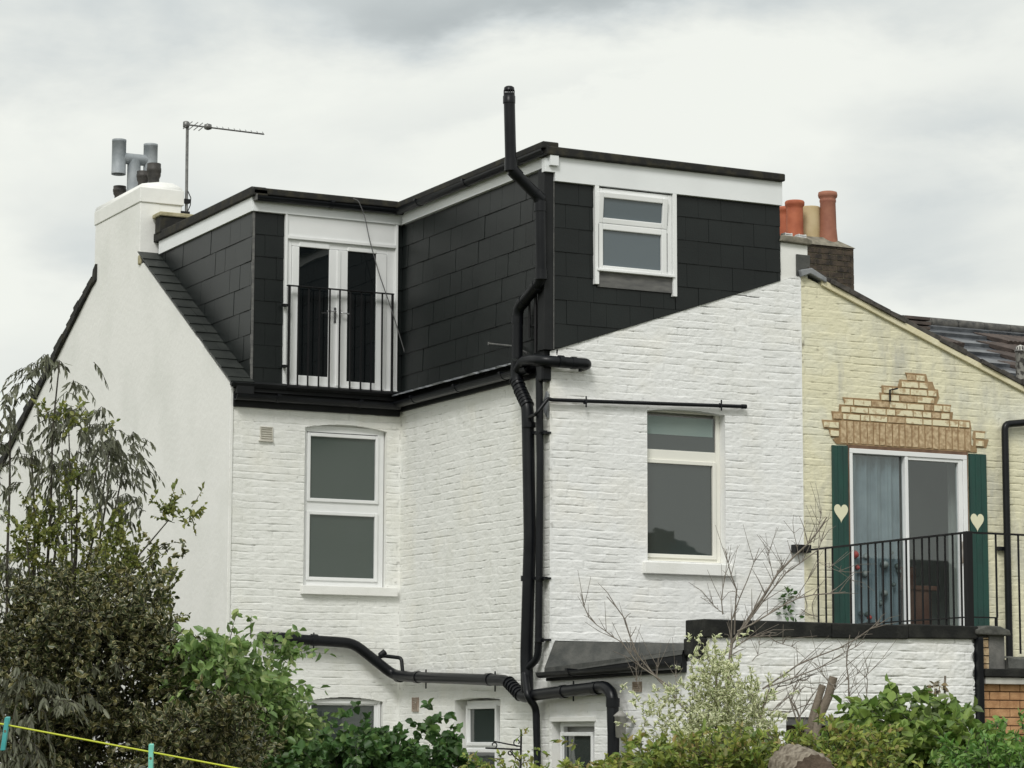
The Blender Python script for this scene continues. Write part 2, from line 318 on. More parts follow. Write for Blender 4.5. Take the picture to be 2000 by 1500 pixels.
# ------------------------------------------------------------------ brickwork with real relief
def brick_skin(name, F, u0, u1, v0, v1, openings, top, matl, parent, seed, course=0.077, du=0.0135, dv=0.0058, rough=1.0, fr=None, label=None, fine_from=None, jag=0.0):
    fine_from = v0 if fine_from is None else fine_from
    us = set(np.round(np.arange(u0, u1, du), 5)) | {u0, u1}
    vs = set(np.round(np.arange(fine_from, v1, dv), 5)) | {v0, v1}
    for o in openings:
        us |= {o[0], o[1]}; vs |= {o[2], o[3]}
    us = np.array(sorted(us)); vs = np.array(sorted(q for q in vs if v0 <= q <= v1))
    us = us[np.append(True, np.diff(us) > 0.003) | np.isin(us, [u1]+[q for o in openings for q in o[:2]])]
    vs = vs[np.append(True, np.diff(vs) > 0.0015) | np.isin(vs, [v1]+[q for o in openings for q in o[2:4]])]
    UU, VV = np.meshgrid(us, vs)
    zc = VV+0.009*(vn(UU*1.7, VV*1.3, seed)-.5)*2+0.0045*(vn(UU*6.5, VV*7, seed+1)-.5)*2
    r = zc/course; row = np.floor(r); fz = (r-row)*course; dz = np.minimum(fz, course-fz)
    cell = 0.345; uo = UU+(row % 2)*cell/2+0.02*_h(row, row*0, seed+2)+0.005*(vn(UU*12, VV*12, seed+7)-.5)
    cu = uo/cell; ci = np.floor(cu); fu = (cu-ci)*cell
    dp = np.minimum(np.minimum(fu, cell-fu), np.abs(fu-0.228)); bid = ci*2+(fu > 0.228)
    jw = 0.0032+0.0028*vn(UU*6, VV*11, seed+3)
    bed = np.exp(-(dz/jw)**2); per = np.exp(-(dp/0.006)**2)
    js = np.clip(vn(UU*5.5, row*5.3+0.5, seed+4)*2.3-0.85, 0.07, 1.0)*(0.35+0.65*vn(UU*22, row*3.3, seed+12))*1.25
    ps = np.clip(_h(bid, row, seed+5)*1.6-0.7, 0.0, 0.85)
    h = -0.012*bed*js-0.0075*per*ps
    h = h+0.0040*(_h(bid, row, seed+6)-0.5)+0.0012*(fz/course-0.5)+0.0032*(vn(UU*16, VV*24, seed+8)-.5)+0.0028*(vn(UU*38, VV*60, seed+15)-.5)+0.004*(vn(UU*2.1, VV*2.3, seed+9)-.5)
    h = h*rough
    edge = np.clip(np.minimum(UU-u0, u1-UU)/0.03, 0, 1); h = (h-0.003)*edge
    VT = np.minimum(VV, top(UU)) if top else VV
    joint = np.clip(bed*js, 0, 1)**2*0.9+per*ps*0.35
    uj = UU.copy()
    if jag:
        m1 = (np.abs(UU-u1) < 1e-6); uj = UU+m1*(-jag*np.abs(np.sin(np.pi*r)-1)*.8+0.006*(_h(row, row*0, seed)-.5))
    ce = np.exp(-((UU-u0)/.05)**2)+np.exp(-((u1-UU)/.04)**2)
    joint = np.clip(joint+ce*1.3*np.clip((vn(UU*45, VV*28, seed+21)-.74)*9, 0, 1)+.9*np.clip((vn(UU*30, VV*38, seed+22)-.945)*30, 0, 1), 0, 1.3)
    P = F.O+uj[..., None]*F.U+VT[..., None]*F.V+h[..., None]*F.N
    nv, nu = UU.shape
    idx = np.arange(nv*nu).reshape(nv, nu)
    q = np.stack([idx[:-1, :-1], idx[:-1, 1:], idx[1:, 1:], idx[1:, :-1]], -1).reshape(-1, 4)
    mu = ((us[:-1]+us[1:])/2)[None, :].repeat(nv-1, 0).ravel(); mv = ((vs[:-1]+vs[1:])/2)[:, None].repeat(nu-1, 1).ravel()
    keep = np.ones(len(q), bool)
    for o in openings:
        tp = o[3]+(o[4]*(1-((mu-(o[0]+o[1])/2)/((o[1]-o[0])/2))**2) if len(o) > 4 else 0)
        keep &= ~((mu > o[0]) & (mu < o[1]) & (mv > o[2]) & (mv < tp))
    if top:
        tt = VT.reshape(-1); keep &= (tt[q[:, 3]]-tt[q[:, 0]] > 1e-5) | (tt[q[:, 2]]-tt[q[:, 1]] > 1e-5)
    q = q[keep]
    vv = P.reshape(-1, 3); jj = joint.reshape(-1); nb = len(vv)
    ev, ef = [], []
    def quad(pts): ef.append([nb+len(ev)+k for k in range(4)]); ev.extend(pts)
    for o in openings:      # painted reveals
        d = o[5] if len(o) > 5 else 0.12
        a = o[4] if len(o) > 4 else 0.0
        quad([F.p(o[0], o[2], -0.001), F.p(o[0], o[3]+0.0, -0.001), F.p(o[0], o[3], -d), F.p(o[0], o[2], -d)])
        quad([F.p(o[1], o[2], -d), F.p(o[1], o[3], -d), F.p(o[1], o[3], -0.001), F.p(o[1], o[2], -0.001)])
        quad([F.p(o[0], o[2], -0.001), F.p(o[0], o[2], -d), F.p(o[1], o[2], -d), F.p(o[1], o[2], -0.001)])
        k = 10
        for i in range(k):
            t0, t1 = i/k, (i+1)/k; x0, x1 = o[0]+(o[1]-o[0])*t0, o[0]+(o[1]-o[0])*t1
            z0, z1 = o[3]+a*(1-(2*t0-1)**2), o[3]+a*(1-(2*t1-1)**2)
            quad([F.p(x0, z0, -0.001), F.p(x1, z1, -0.001), F.p(x1, z1, -d), F.p(x0, z0, -d)])
    allv = np.vstack([vv]+([np.array(ev)] if ev else []))
    allq = np.vstack([q]+([np.array(ef)] if ef else []))
    me = quads_mesh(name, allv, allq)
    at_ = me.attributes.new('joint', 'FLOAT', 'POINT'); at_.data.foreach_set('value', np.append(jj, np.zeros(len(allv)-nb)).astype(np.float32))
    me.materials.append(matl); return link(name, me, parent, 0, label)
def quads_mesh(name, v, q, smooth=False):
    me = bpy.data.meshes.new(name); v = np.asarray(v, np.float32); q = np.asarray(q, np.int32); k = q.shape[1]
    me.vertices.add(len(v)); me.vertices.foreach_set('co', v.ravel())
    me.loops.add(q.size); me.loops.foreach_set('vertex_index', q.ravel())
    me.polygons.add(len(q)); me.polygons.foreach_set('loop_start', np.arange(0, q.size, k, dtype=np.int32))
    me.polygons.foreach_set('loop_total', np.full(len(q), k, np.int32))
    if smooth: me.polygons.foreach_set('use_smooth', np.ones(len(q), bool))
    me.update(calc_edges=True); return me

# ------------------------------------------------------------------ slates
def clip(poly, a, b, c):     # keep a*u+b*v <= c
    o = []
    for i in range(len(poly)):
        p, q = poly[i-1], poly[i]; dp, dq = a*p[0]+b*p[1]-c, a*q[0]+b*q[1]-c
        if dp <= 0 and dq <= 0: o.append(q)
        elif dp <= 0 < dq or dq <= 0 < dp:
            t = dp/(dp-dq); x = (p[0]+(q[0]-p[0])*t, p[1]+(q[1]-p[1])*t); o.append(x)
            if dq <= 0: o.append(q)
    return o
def slates(name, F, u0, u1, v0, v1, matl, parent, tw=0.27, th=0.24, planes=(), seed=1, lift=0.008, base=0.003, gap=0.0028, holes=()):
    rnd = random.Random(seed); mb = MB(); nrow = int(math.ceil((v1-v0)/th))
    for i in range(nrow):
        a = v1-(i+1)*th; b = v1-i*th
        off = (tw/2 if i % 2 else 0)+rnd.uniform(-.01, .01); u = u0-off
        while u < u1:
            p = [(max(u+gap/2, u0), max(a, v0)), (min(u+tw-gap/2, u1), max(a, v0)), (min(u+tw-gap/2, u1), b), (max(u+gap/2, u0), b)]
            jl = rnd.uniform(-0.002, 0.003); u += tw
            if p[1][0]-p[0][0] < 0.004: continue
            for pl in planes: p = clip(p, *pl) if p else p
            if len(p) < 3: continue
            if any(min(q[0] for q in p) > h[0]-0.0 and max(q[0] for q in p) < h[1] and min(q[1] for q in p) > h[2] and max(q[1] for q in p) < h[3] for h in holes): continue
            mb.prism(F, p, -0.004, 0, lambda uu, vv: base+jl+lift*max(0, (b-vv)/th)**1.0)
    return mb.build(name, matl, parent)

# ================================================================== GROUND
g = MB(); g.add([(-400, -400, 0), (400, -400, 0), (400, 400, 0), (-400, 400, 0)], [(0, 1, 2, 3)])
ground = g.build('garden_ground', mat('lawn_and_soil', (0.05, 0.075, 0.022), (0.10, 0.085, 0.05), 0.95, 0.8, 8, 0.5, 20)); ground['kind'] = 'structure'

# ================================================================== WHITE HOUSE
H = thing('white_house', (XL, YA, 0), 'white painted brick house with black slate-clad loft dormers and black pipes', 'house')
def shell(name, F, poly, w0, w1, m, parent, **k): return MB().prism(F, poly, w0, w1).build(name, m, parent, **k)

# window openings: (u0, u1, v0, v1, arch rise, reveal depth)
LW = (11.084, 12.045, 3.43, 5.135, 0.05, 0.085)
L2 = (11.15, 12.03, 1.0, 2.215, 0.045, 0.085)
SW = (-25.29, -24.25, 0.9, 2.215, 0.02, 0.16)
DR = (-23.14, -22.29, 0.02, 2.005, 0.02, 0.12)
RW = (13.304, 14.209, 3.577, 5.07, 0.03, 0.13)
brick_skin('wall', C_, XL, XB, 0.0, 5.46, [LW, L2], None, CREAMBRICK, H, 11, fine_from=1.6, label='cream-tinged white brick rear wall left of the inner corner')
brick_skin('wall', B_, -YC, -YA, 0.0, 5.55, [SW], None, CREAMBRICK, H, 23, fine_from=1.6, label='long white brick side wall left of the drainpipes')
slopeA = lambda u: 5.60+(u-12.24)*(6.585-5.60)/(15.12-12.24)
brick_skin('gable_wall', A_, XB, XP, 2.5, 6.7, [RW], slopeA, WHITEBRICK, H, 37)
EXT = thing('white_garden_extension', (XB, YE, 0), 'single-storey white brick extension with black coping under the gable', 'extension')
EW = (13.045, 13.75, 0.3, 2.02, 0.0, 0.1)
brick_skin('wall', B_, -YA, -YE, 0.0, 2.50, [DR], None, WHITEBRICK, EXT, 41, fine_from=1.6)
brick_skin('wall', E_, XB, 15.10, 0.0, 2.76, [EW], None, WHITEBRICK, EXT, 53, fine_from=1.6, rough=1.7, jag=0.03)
# solid cores behind the brick faces
shell('wall_core', C_, [(XL+.02, 0), (XB+.2, 0), (XB+.2, 5.4), (XL+.02, 5.4)], -0.30, -0.18, WPAINT, H)
shell('wall_core', B_, [(-YC-.2, 0), (-YA-.02, 0), (-YA-.02, 5.5), (-YC-.2, 5.5)], -0.32, -0.20, WPAINT, H)
shell('wall_core', A_, [(XB+.02, 0), (XP-.02, 0), (XP-.02, 6.5), (XB+.02, 5.5)], -0.32, -0.20, WPAINT, H)
shell('wall_core', B_, [(-YA, 0), (-YE-.02, 0), (-YE-.02, 2.45), (-YA, 2.45)], -0.32, -0.20, WPAINT, EXT)
shell('wall_core', E_, [(XB+.02, 0), (15.09, 0), (15.09, 2.7), (XB+.02, 2.7)], -0.32, -0.20, WPAINT, EXT)

# rendered party gable on the left
gp = [(-36.5, 0), (-26.70, 0), (-26.70, 5.56), (-29.68, 7.37), (-29.716, 7.37), (-29.716, 8.055), (-31.384, 8.055), (-31.384, 7.37), (-33.9, 6.03), (-36.5, 4.66)]
def gable_render():
    me_poly = gp; mb = MB(); mb.prism(Frame((XL+0.0, 0, 0), (0, -1, 0), (0, 0, 1), (-1, 0, 0)), me_poly, -0.24, 0.0)
    return mb.build('gable_wall', RENDER, H, 0.006, label='smooth rendered side gable')
gable_render()
# vertical edge strip where render meets brick
MB().box(C_, XL-.001, XL+.035, 0.2, 5.50, -0.02, 0.012).build('corner_strip', RENDER, H, 0.004)
# far verge: mossy tiles along the left slope
vb = MB(); rv = random.Random(4)
y, z = -31.33, 7.40
dl = np.array([-2.59, -1.34]); dl /= np.linalg.norm(dl); nn = np.array([dl[1], -dl[0]])*-1
nn = np.array([-dl[1]*-1, 0]) if False else np.array([dl[1]*1.0, -dl[0]*1.0])
if nn[1] < 0: nn = -nn
t = 0.0
while t < 6.2:
    p = np.array([-31.36, 7.36])+dl*t; q = p+dl*0.19; h0 = 0.085+rv.uniform(-.012, .012)
    vb.prism(L_, [tuple(p-nn*.02), tuple(q-nn*.02), tuple(q+nn*(h0+.01)), tuple(p+nn*(h0-.01))], -0.3, 0.035+rv.uniform(0, .02)); t += 0.175
vb.prism(L_, [(-31.42, 7.30), (-31.27, 7.36), (-31.27, 7.56), (-31.36, 7.50)], -0.25, 0.03)
vb.build('verge_tiles', FELT, H, 0.004)

# main roof: strip of slates between the gable and the dormer cheek, front slope behind
sl_len = math.hypot(3.05, 1.86); c_, s_ = 3.05/sl_len, 1.86/sl_len
RF = Frame((0, 26.60, 5.565), (1, 0, 0), (0, c_, s_), (0, -s_, c_))
roof = slates('roof', RF, XL-0.03, 10.46, 0.0, sl_len+0.06, SLATE2, H, tw=0.30, th=0.235, seed=5, lift=0.012)
MB().box(RF, XL-0.02, 15.0, -0.02, 0.03, -0.05, 0.0).box(RF, XL+0.02, 10.47, 0, sl_len, -0.08, -0.005).build('roof_deck', DARKTRIM, roof)
MB().prism(L_, [(-36.6, 4.5), (-31.3, 7.27), (-31.0, 7.40), (-30.4, 7.40), (-29.7, 7.30), (-29.7, 7.15), (-36.4, 4.3)], -4.9, -0.22).build('far_roof_slope', SLATE2, H)

# chimney on the gable
CH = MB(); CH.prism(L_, [(-31.38, 7.2), (-29.72, 7.2), (-29.72, 8.06), (-31.38, 8.06)], -0.52, -0.003).build('chimney', RENDER, H, 0.02)
chim = bpy.data.objects['chimney']
mb = MB(); mb.prism(L_, [(-31.40, 8.055), (-29.70, 8.055), (-29.70, 8.235), (-31.40, 8.225)], -0.535, 0.012); mb.build('chimney_band', RENDER, chim, 0.008)
# rounded mortar capping
prof = []
cx0, cx1, cy0, cy1 = XL-0.006, XL+0.528, 29.71, 31.39
ring = []
for lv, (ins, zz) in enumerate(((0.0, 8.225), (0.008, 8.262), (0.03, 8.29), (0.10, 8.325), (0.22, 8.345))):
    ring.append([(cx0+ins, cy0+ins), (cx1-ins, cy0+ins), (cx1-ins, cy1-ins), (cx0+ins, cy1-ins), zz])
vs, fs = [], []
for a in ring:
    for k in range(4): vs.append((a[k][0], a[k][1], a[4]+(0.0 if a[4] < 8.23 else 0.02*math.sin(k*2+a[4]*30))))
for i in range(len(ring)-1):
    for k in range(4): fs.append((i*4+k, i*4+(k+1) % 4, i*4+4+(k+1) % 4, i*4+4+k))
fs.append(tuple(range(len(ring)*4-4, len(ring)*4)))
mb = MB(); mb.add(vs, fs, True); mb.build('mortar_cap', WPAINT, chim)
def pot(name, x, y, zt, zb, r, m, parent, kind=0, **k):
    h = zt-zb
    if kind == 0: pr = [(r, 0), (r, h*.1), (r*.95, h*.8), (r*.95, h*.86), (r*1.12, h*.9), (r*1.14, h*.97), (r*1.05, h), (r*.85, h), (r*.83, h*.9)]
    elif kind == 1: pr = [(r*1.15, 0), (r*1.12, h*.15), (r*1.0, h*.35), (r*.92, h*.80), (r*.98, h*.82), (r*.98, h*.86), (r*.9, h*.87), (r*1.1, h*.90), (r*1.16, h*.94), (r*1.1, h*.99), (r*.9, h), (r*.85, h*.9)]
    elif kind == 2: pr = [(r*1.08, 0), (r*1.04, h*.5), (r, h*.98), (r*.98, h), (r*.85, h), (r*.85, h*.9)]
    else: pr = [(r*.78, 0), (r*.8, h*.35), (r*.95, h*.45), (r*1.0, h*.5), (r*1.0, h*.62), (r*1.06, h*.64), (r*1.06, h*.80), (r*1.0, h*.82), (r, h), (r*.8, h), (r*.8, h*.9)]
    return MB().lathe((x, y, zb), pr, 24).build(name, m, parent, **k)
XC = XL+0.26
def chp(px, pyt, pyb, rpx, m, kind, Y=None, X=XC):
    p = onX(px, pyb, X); q = onX(px, pyt, X); 
    return p
for px, pt, pb, rp in ((234, 364, 388, 12.5), (279.5, 335, 362, 12.0), (301, 320, 360, 13.5)):
    X_ = XL+0.12 if px == 234 else (XL+0.26 if px == 279.5 else XL+0.30)
    p = onX(px, pt, X_); sc = np.dot(p-EYE, CF)/FPX; q = onX(px, pb, X_)
    pot('chimney_pot', p[0], p[1], p[2], q[2]-0.03, rp*sc, CAPBLACK, chim, 3)
# H-shaped steel cowl
mid = onX(262, 360, XL+0.25); Yh = mid[1]; sc = np.dot(mid-EYE, CF)/FPX
hb = MB()
def P_h(px, py): return onY(px, py, Yh)
for x0, yt, yb in ((233, 273, 341), (294.5, 282, 352)):
    a, b = P_h(x0, yt), P_h(x0, yb); a[1] = b[1] = Yh; r = 14*sc
    hb.lathe((a[0], Yh, b[2]), [(r*.9, 0.02), (r, 0), (r, .01), (r, .03), (r*.985, .031), (r*.985, a[2]-b[2]-.03), (r, a[2]-b[2]-.029), (r, a[2]-b[2]), (r*.9, a[2]-b[2]), (r*.9, a[2]-b[2]-.05)], 24)
a, b = P_h(240, 309), P_h(291, 309); b[2] = a[2]; hb.tube([a, b], 11*sc, 18)
a = P_h(262, 309); hb.tube([(a[0], Yh, 8.25), (a[0], Yh, a[2]-.02)], 13*sc, 20)
hb.build('cowl', ZINC, chim, label='grey steel H-shaped cowl')
# cement fillets where stack meets roof
MB().box(FY(29.70), XL-.022, XL+.235, 7.30, 7.415, -.02, .07).build('cement_fillet', MOSSCEM, chim, 0.015)
MB().box(FY(29.72), XL, XL+0.23, 7.37, 7.42, -0.05, 0.05).build('cement_fillet', MOSSCEM, chim, 0.012)
MB().prism(FY(29.70), [(XL, 7.30), (XL+.22, 7.30), (XL+.24, 7.375), (XL, 7.375)], -0.05, 0.12).build('lead_flashing', LEADDARK, chim, 0.006)
bx0, bz0 = uY(308, 447, 29.55); bx1, bz1 = uY(352, 420, 29.55)
MB().box(FY(29.45), bx0, bx0+.45, bz0-.05, bz1-.05, -0.2, 0.0).build('dormer_kerb', FELT, H, 0.01)
MB().box(FY(29.45), bx0-.02, bx0+.45, bz1-.05, bz1, -0.25, 0.02).build('kerb_capping', MOSSCEM, H, 0.012)

# aerial, strapped to the stack
ax, az0 = uY(364, 414, 29.75); bx, bz = uY(366, 240, 29.75)
aer = MB().tube([(ax, 29.75, az0-.05), (bx, 29.75, bz)], 0.018, 10)
a1 = onY(362, 243, 29.75)
yv = 29.75; tipx, tipz = uY(515, 262, yv)
b0 = np.array([a1[0]-.02, yv, a1[2]]); b1 = np.array([tipx, yv-.0, tipz])
aer_o = aer.build('aerial', ALUM, H, label='rooftop television aerial on its mast')
ab = MB(); ab.tube([b0, b1], 0.010, 8)
for k in range(9):
    t = 0.42+k*0.072; c0 = b0+(b1-b0)*t; d = np.array([0.10, 0.35, 0.13])*0.35
    ab.tube([c0-d*.8+np.array([0, 0, 0.01]), c0+d+np.array([0, 0, 0.01])], 0.0045, 5)
for t in (0.05, 0.12, 0.18, 0.24):
    c0 = b0+(b1-b0)*t; d = np.array([0.22, 0.3, 0.12])*0.5; ab.tube([c0-d+np.array([0, 0, -.03]), c0+d+np.array([0, 0, .02])], 0.006, 5)
c0 = b0+(b1-b0)*0.30; ab.lathe((c0[0], c0[1], c0[2]-.03), [(.02, 0), (.045, .01), (.045, .06), (.02, .07)], 12)
c0 = b0+(b1-b0)*0.03; ab.lathe((c0[0], c0[1], c0[2]-.04), [(.03, 0), (.04, .01), (.04, .07), (.02, .08)], 10)
ab.build('aerial_boom', ALUM, aer_o)
MB().tube([(ax+.01, 29.74, az0+.25), (ax+.045, 29.73, az0+.17), (ax+.04, 29.73, az0+.08), (ax+.01, 29.74, az0)], 0.006, 6).box(FY(29.73), ax-.06, ax+.03, az0+.10, az0+.15, -.03, .02).box(FY(29.73), ax-.08, ax+.03, az0-.03, az0+.0, -.03, .02).build('mast_bracket', BLACKM, aer_o)

# ---------------- left dormer
FRD = (10.807, 12.143, 5.535, 7.43)
CK = FX(10.45)
# cheek slates follow the roof slope at their foot: keep v >= 5.59 + s*(u distance)
kx = 1.86/3.05
slates('dormer_cheek', CK, -29.75, -26.695, 5.4, 7.43, SLATE, H, tw=0.30, th=0.265, planes=((-kx, -1, -(5.55-kx*26.65)),), seed=8)
MB().prism(CK, [(-29.8, 7.3), (-26.70, 5.45), (-26.70, 7.5), (-29.8, 7.5)], -0.3, -0.006).build('dormer_frame', DARKTRIM, H)
MB().box(C_, 10.445, 10.463, 5.55, 7.43, -.02, .024).build('corner_strip', GREYBOARD, H)
slates('dormer_face', C_, 10.46, FRD[0], 5.47, 7.43, SLATE, H, tw=0.27, th=0.24, seed=9)
slates('dormer_face', C_, FRD[1], XB, 5.47, 7.43, SLATE, H, tw=0.27, th=0.24, seed=10)
MB().box(C_, 10.46, 12.3, 5.35, 7.5, -0.35, -0.09).build('dormer_frame', DARKTRIM, H)
MB().box(CK, -29.62, -26.66, 7.43, 7.60, -0.05, 0.03).build('fascia', FASCIA, H, 0.003)
MB().prism(CK, [(-29.8, 7.585), (-26.56, 7.585), (-26.56, 7.66), (-26.62, 7.69), (-29.8, 7.69)], -0.12, 0.06).build('roof_edge', FELT, H, 0.012)
MB().box(C_, 10.43, XB-.01, 7.43, 7.56, -0.05, 0.05).build('fascia', FASCIA, H, 0.003)
# dormer flat roofs
MB().prism(Frame((0, 0, 0), (1, 0, 0), (0, 1, 0), (0, 0, 1)), [(10.47, 26.72), (12.24, 26.72), (12.24, 23.22), (14.88, 23.22), (14.88, 30.2), (10.47, 30.2)], 7.40, 7.63,
           lambda u, v: 7.64 if v > 26 else 7.64).build('dormer_roof', FELT, H, 0.01)
MB().box(C_, 10.40, XB-.10, 7.60, 7.675, 0.0, 0.13).build('roof_edge', FELT, H, 0.012)

# ---------------- right dormer, side face and rear face
slates('dormer_face', B_, -YC+.03, -YA-.075, 5.52, 7.43, SLATE, H, tw=0.27, th=0.24, seed=12)
MB().box(B_, -YC, -YA-.02, 5.4, 7.5, -.2, -.006).build('dormer_frame', DARKTRIM, H)
RD = (12.69, 13.629)
pl = ((slopeA(1)-slopeA(0), -1, -(slopeA(0)+0.0)),)
slope_k = slopeA(1)-slopeA(0); pl = ((slope_k, -1, -slopeA(0)),)
slates('dormer_face', A_, 12.25, RD[0]+.004, 5.4, 7.31, SLATE, H, tw=0.27, th=0.24, planes=pl, seed=13)
slates('dormer_face', A_, RD[1]-.004, 14.885, 5.4, 7.31, SLATE, H, tw=0.27, th=0.24, planes=pl, seed=14)
slates('dormer_face', A_, RD[0]+.004, RD[1]-.004, 5.4, 7.31, SLATE, H, tw=0.27, th=0.24, planes=pl+((0, 1, 6.28),), seed=15)
MB().prism(A_, [(12.22, 5.5), (14.885, 6.4), (14.885, 7.4), (12.22, 7.4)], -.2, -.008).build('dormer_frame', DARKTRIM, H)
MB().box(FX(14.885), -30.2, -YA-.03, 6.2, 7.45, -.0, .02).build('dormer_frame', DARKTRIM, H)
MB().box(A_, 12.238, 12.246, 5.61, 7.28, -.01, .020).build('corner_strip', GREYBOARD, H)
MB().box(A_, 12.135, 12.236, 5.60, 7.40, -.12, .02).box(B_, -YA-.16, -YA-.03, 5.5, 7.43, -.02, .05).build('corner_board', DARKTRIM, H, 0.005)
# rear fascia, deeper than the others
MB().prism(A_, [(12.24, 7.285), (14.89, 7.285), (14.89, 7.53), (12.18, 7.53), (12.18, 7.505), (12.125, 7.505), (12.125, 7.37), (12.24, 7.37)], -.02, .05).build('fascia', FASCIA, H, 0.002)
MB().prism(A_, [(12.12, 7.53), (14.90, 7.53), (14.90, 7.61), (12.15, 7.62), (12.12, 7.64)], -.10, .10).build('roof_edge', FELT, H, 0.014)
MB().box(B_, -26.60, -23.10, 7.43, 7.56, -0.05, 0.045).build('fascia', FASCIA, H, 0.003)
MB().box(B_, -26.58, -23.10, 7.595, 7.665, -.05, 0.13).build('roof_edge', FELT, H, 0.012)
# eaves gutters along both inner edges
def gutter(F, u0, u1, v, r, w, name, parent, m=BLACKP, fall=0.0):
    mb = MB(); n = 10; prof = []
    for k in range(n+1):
        th = math.pi+math.pi*k/n; prof.append((w+r*math.cos(th), v+r*math.sin(th)))
    prof2 = [(w+(r-.006)*math.cos(math.pi+math.pi*k/n), v+(r-.006)*math.sin(math.pi+math.pi*k/n)) for k in range(n, -1, -1)]
    pr = prof+prof2; m_ = len(pr); vs = []
    for u, dz in ((u0, 0), (u1, fall)):
        for w_, v_ in pr: vs.append(F.p(u, v_+dz, w_))
    mb.add(vs, [(i, (i+1) % m_, m_+(i+1) % m_, m_+i) for i in range(m_)]+[tuple(range(m_))[::-1], tuple(range(m_, 2*m_))])
    L = u1-u0; k = max(1, int(L/0.9))
    for i in range(k):
        uu = u0+(i+.5)*L/k
        vs = []
        pb = [(w+(r+.005)*math.cos(math.pi+math.pi*q/n), v+(r+.005)*math.sin(math.pi+math.pi*q/n)) for q in range(n+1)]+[(w+r+.012, v), (w+r+.012, v+.02), (w-r-.005, v+.012)]
        mm = len(pb)
        for du in (-.02, .02):
            for w_, v_ in pb: vs.append(F.p(uu+du, v_+fall*(uu-u0)/L, w_))
        mb.add(vs, [(i2, (i2+1) % mm, mm+(i2+1) % mm, mm+i2) for i2 in range(mm)]+[tuple(range(mm))[::-1], tuple(range(mm, 2*mm))])
    return mb.build(name, m, parent)
gutter(C_, 10.44, XB-.03, 7.585, 0.055, 0.105, 'gutter', H)
MB().box(C_, 10.425, 10.44, 7.53, 7.60, .05, .155).build('gutter_end', GREYBOARD, H, 0.01)
gutter(B_, -26.62, -23.10, 7.585, 0.055, 0.10, 'gutter', H)
# lower eaves: black gutter and boards under the dormers
MB().box(C_, XL+.03, XB-.02, 5.31, 5.47, -.02, 0.03).box(C_, 10.30, XB-.02, 5.47, 5.53, -.02, .06).build('eaves_board', DARKTRIM, H, 0.004)
gutter(C_, XL+.02, XB-.06, 5.43, 0.06, 0.10, 'gutter', H)
MB().prism(B_, [(-YC, 5.36), (-YA-.03, 5.36), (-YA-.03, 5.52), (-YC, 5.52)], -.02, .03).build('eaves_board', DARKTRIM, H, 0.004)
gutter(B_, -YC+.06, -YA-.25, 5.45, 0.06, 0.10, 'gutter', H)
mb = MB(); rr = random.Random(3); n = 40
vs = []
for i in range(n+1):
    u = -YC+.05+(YC-YA-.35)*i/n
    vs += [B_.p(u, 5.575, .012), B_.p(u, 5.53+rr.uniform(-.006, .006), .15+rr.uniform(-.012, .012)), B_.p(u, 5.515, .15)]
mb.add(vs, [(3*i+a, 3*i+3+a, 3*i+4+a, 3*i+1+a) for i in range(n) for a in (0, 1)]); mb.build('lead_apron', LEAD, H, label='ragged grey lead apron above the side gutter')
MB().box(C_, XL+.04, 10.46, 5.44, 5.58, .02, .09).build('eaves_board', DARKTRIM, H, 0.006)

# ---------------- windows
def frame_rect(mb, F, u0, u1, v0, v1, w0, w1, t, tb=None):
    tb = tb or t
    mb.box(F, u0, u0+t, v0, v1, w0, w1); mb.box(F, u1-t, u1, v0, v1, w0, w1)
    mb.box(F, u0+t, u1-t, v0, v0+tb, w0, w1-.001); mb.box(F, u0+t, u1-t, v1-t, v1, w0, w1-.001)
def window(F, o, rects, m, gm, parent, w=-0.05, name='window', t=0.05, label=None, sash=True):
    mb = MB(); frame_rect(mb, F, o[0], o[1], o[2], o[3]+(o[4] if len(o) > 4 else 0), w-.05, w, t)
    for i in range(len(rects)-1): mb.box(F, o[0]+t, o[1]-t, rects[i+1][3], rects[i][2], w-.05, w-.002)
    fr = mb.build(name, m, parent, 0.004, label)
    for (a, b, c, d) in rects:
        if sash:
            s = MB(); frame_rect(s, F, a-.035, b+.035, c-.035, d+.035, w-.03, w+.016, .038); s.build('sash', m, fr, 0.006)
        MB().box(F, a-.002, b+.002, c-.002, d+.002, w-.03, w-.012).build('glass_pane', gm, fr)
    return fr
def ry(px0, py0, px1, py1, Y):      # opening rectangle measured on a plane facing the garden
    a, b = uY(px0, (py0+py1)/2, Y)[0], uY(px1, (py0+py1)/2, Y)[0]
    mx_ = (px0+px1)/2; return (a, b, uY(mx_, py1, Y)[1], uY(mx_, py0, Y)[1])
p1 = ry(604, 855, 732, 976, YC+.065); p2 = ry(602, 1007, 730, 1129, YC+.065)
OBG = mat_glass('stippled_glass', (0.050, 0.068, 0.060), 0.12, 0.8)
window(C_, (11.06, p1[1]+.10, 3.43, p1[3]+.115), [p1, p2], UPVC, OBG, H, w=-0.05, t=0.07, label='two-pane white window above the low drainpipe')
MB().prism(C_, [(LW[0]-.02, p1[3]+.112), (LW[1]+.02, p1[3]+.085), (LW[1]+.02, 5.25), (LW[0]-.02, 5.25)], -.11, -.075).build('arch_infill', WPAINT, H)
MB().box(C_, 11.055, 12.17, 3.345, 3.44, -.1, .055).build('window_sill', WPAINT, H, 0.006)
p3 = ry(605, 1374, 735, 1470, YC+.065)
window(C_, (L2[0]-.02, L2[1]-.01, 1.0, L2[3]+.03), [p3], UPVC, GLASS, H, w=-0.05, t=0.07, label='low kitchen window half hidden behind shrubs')
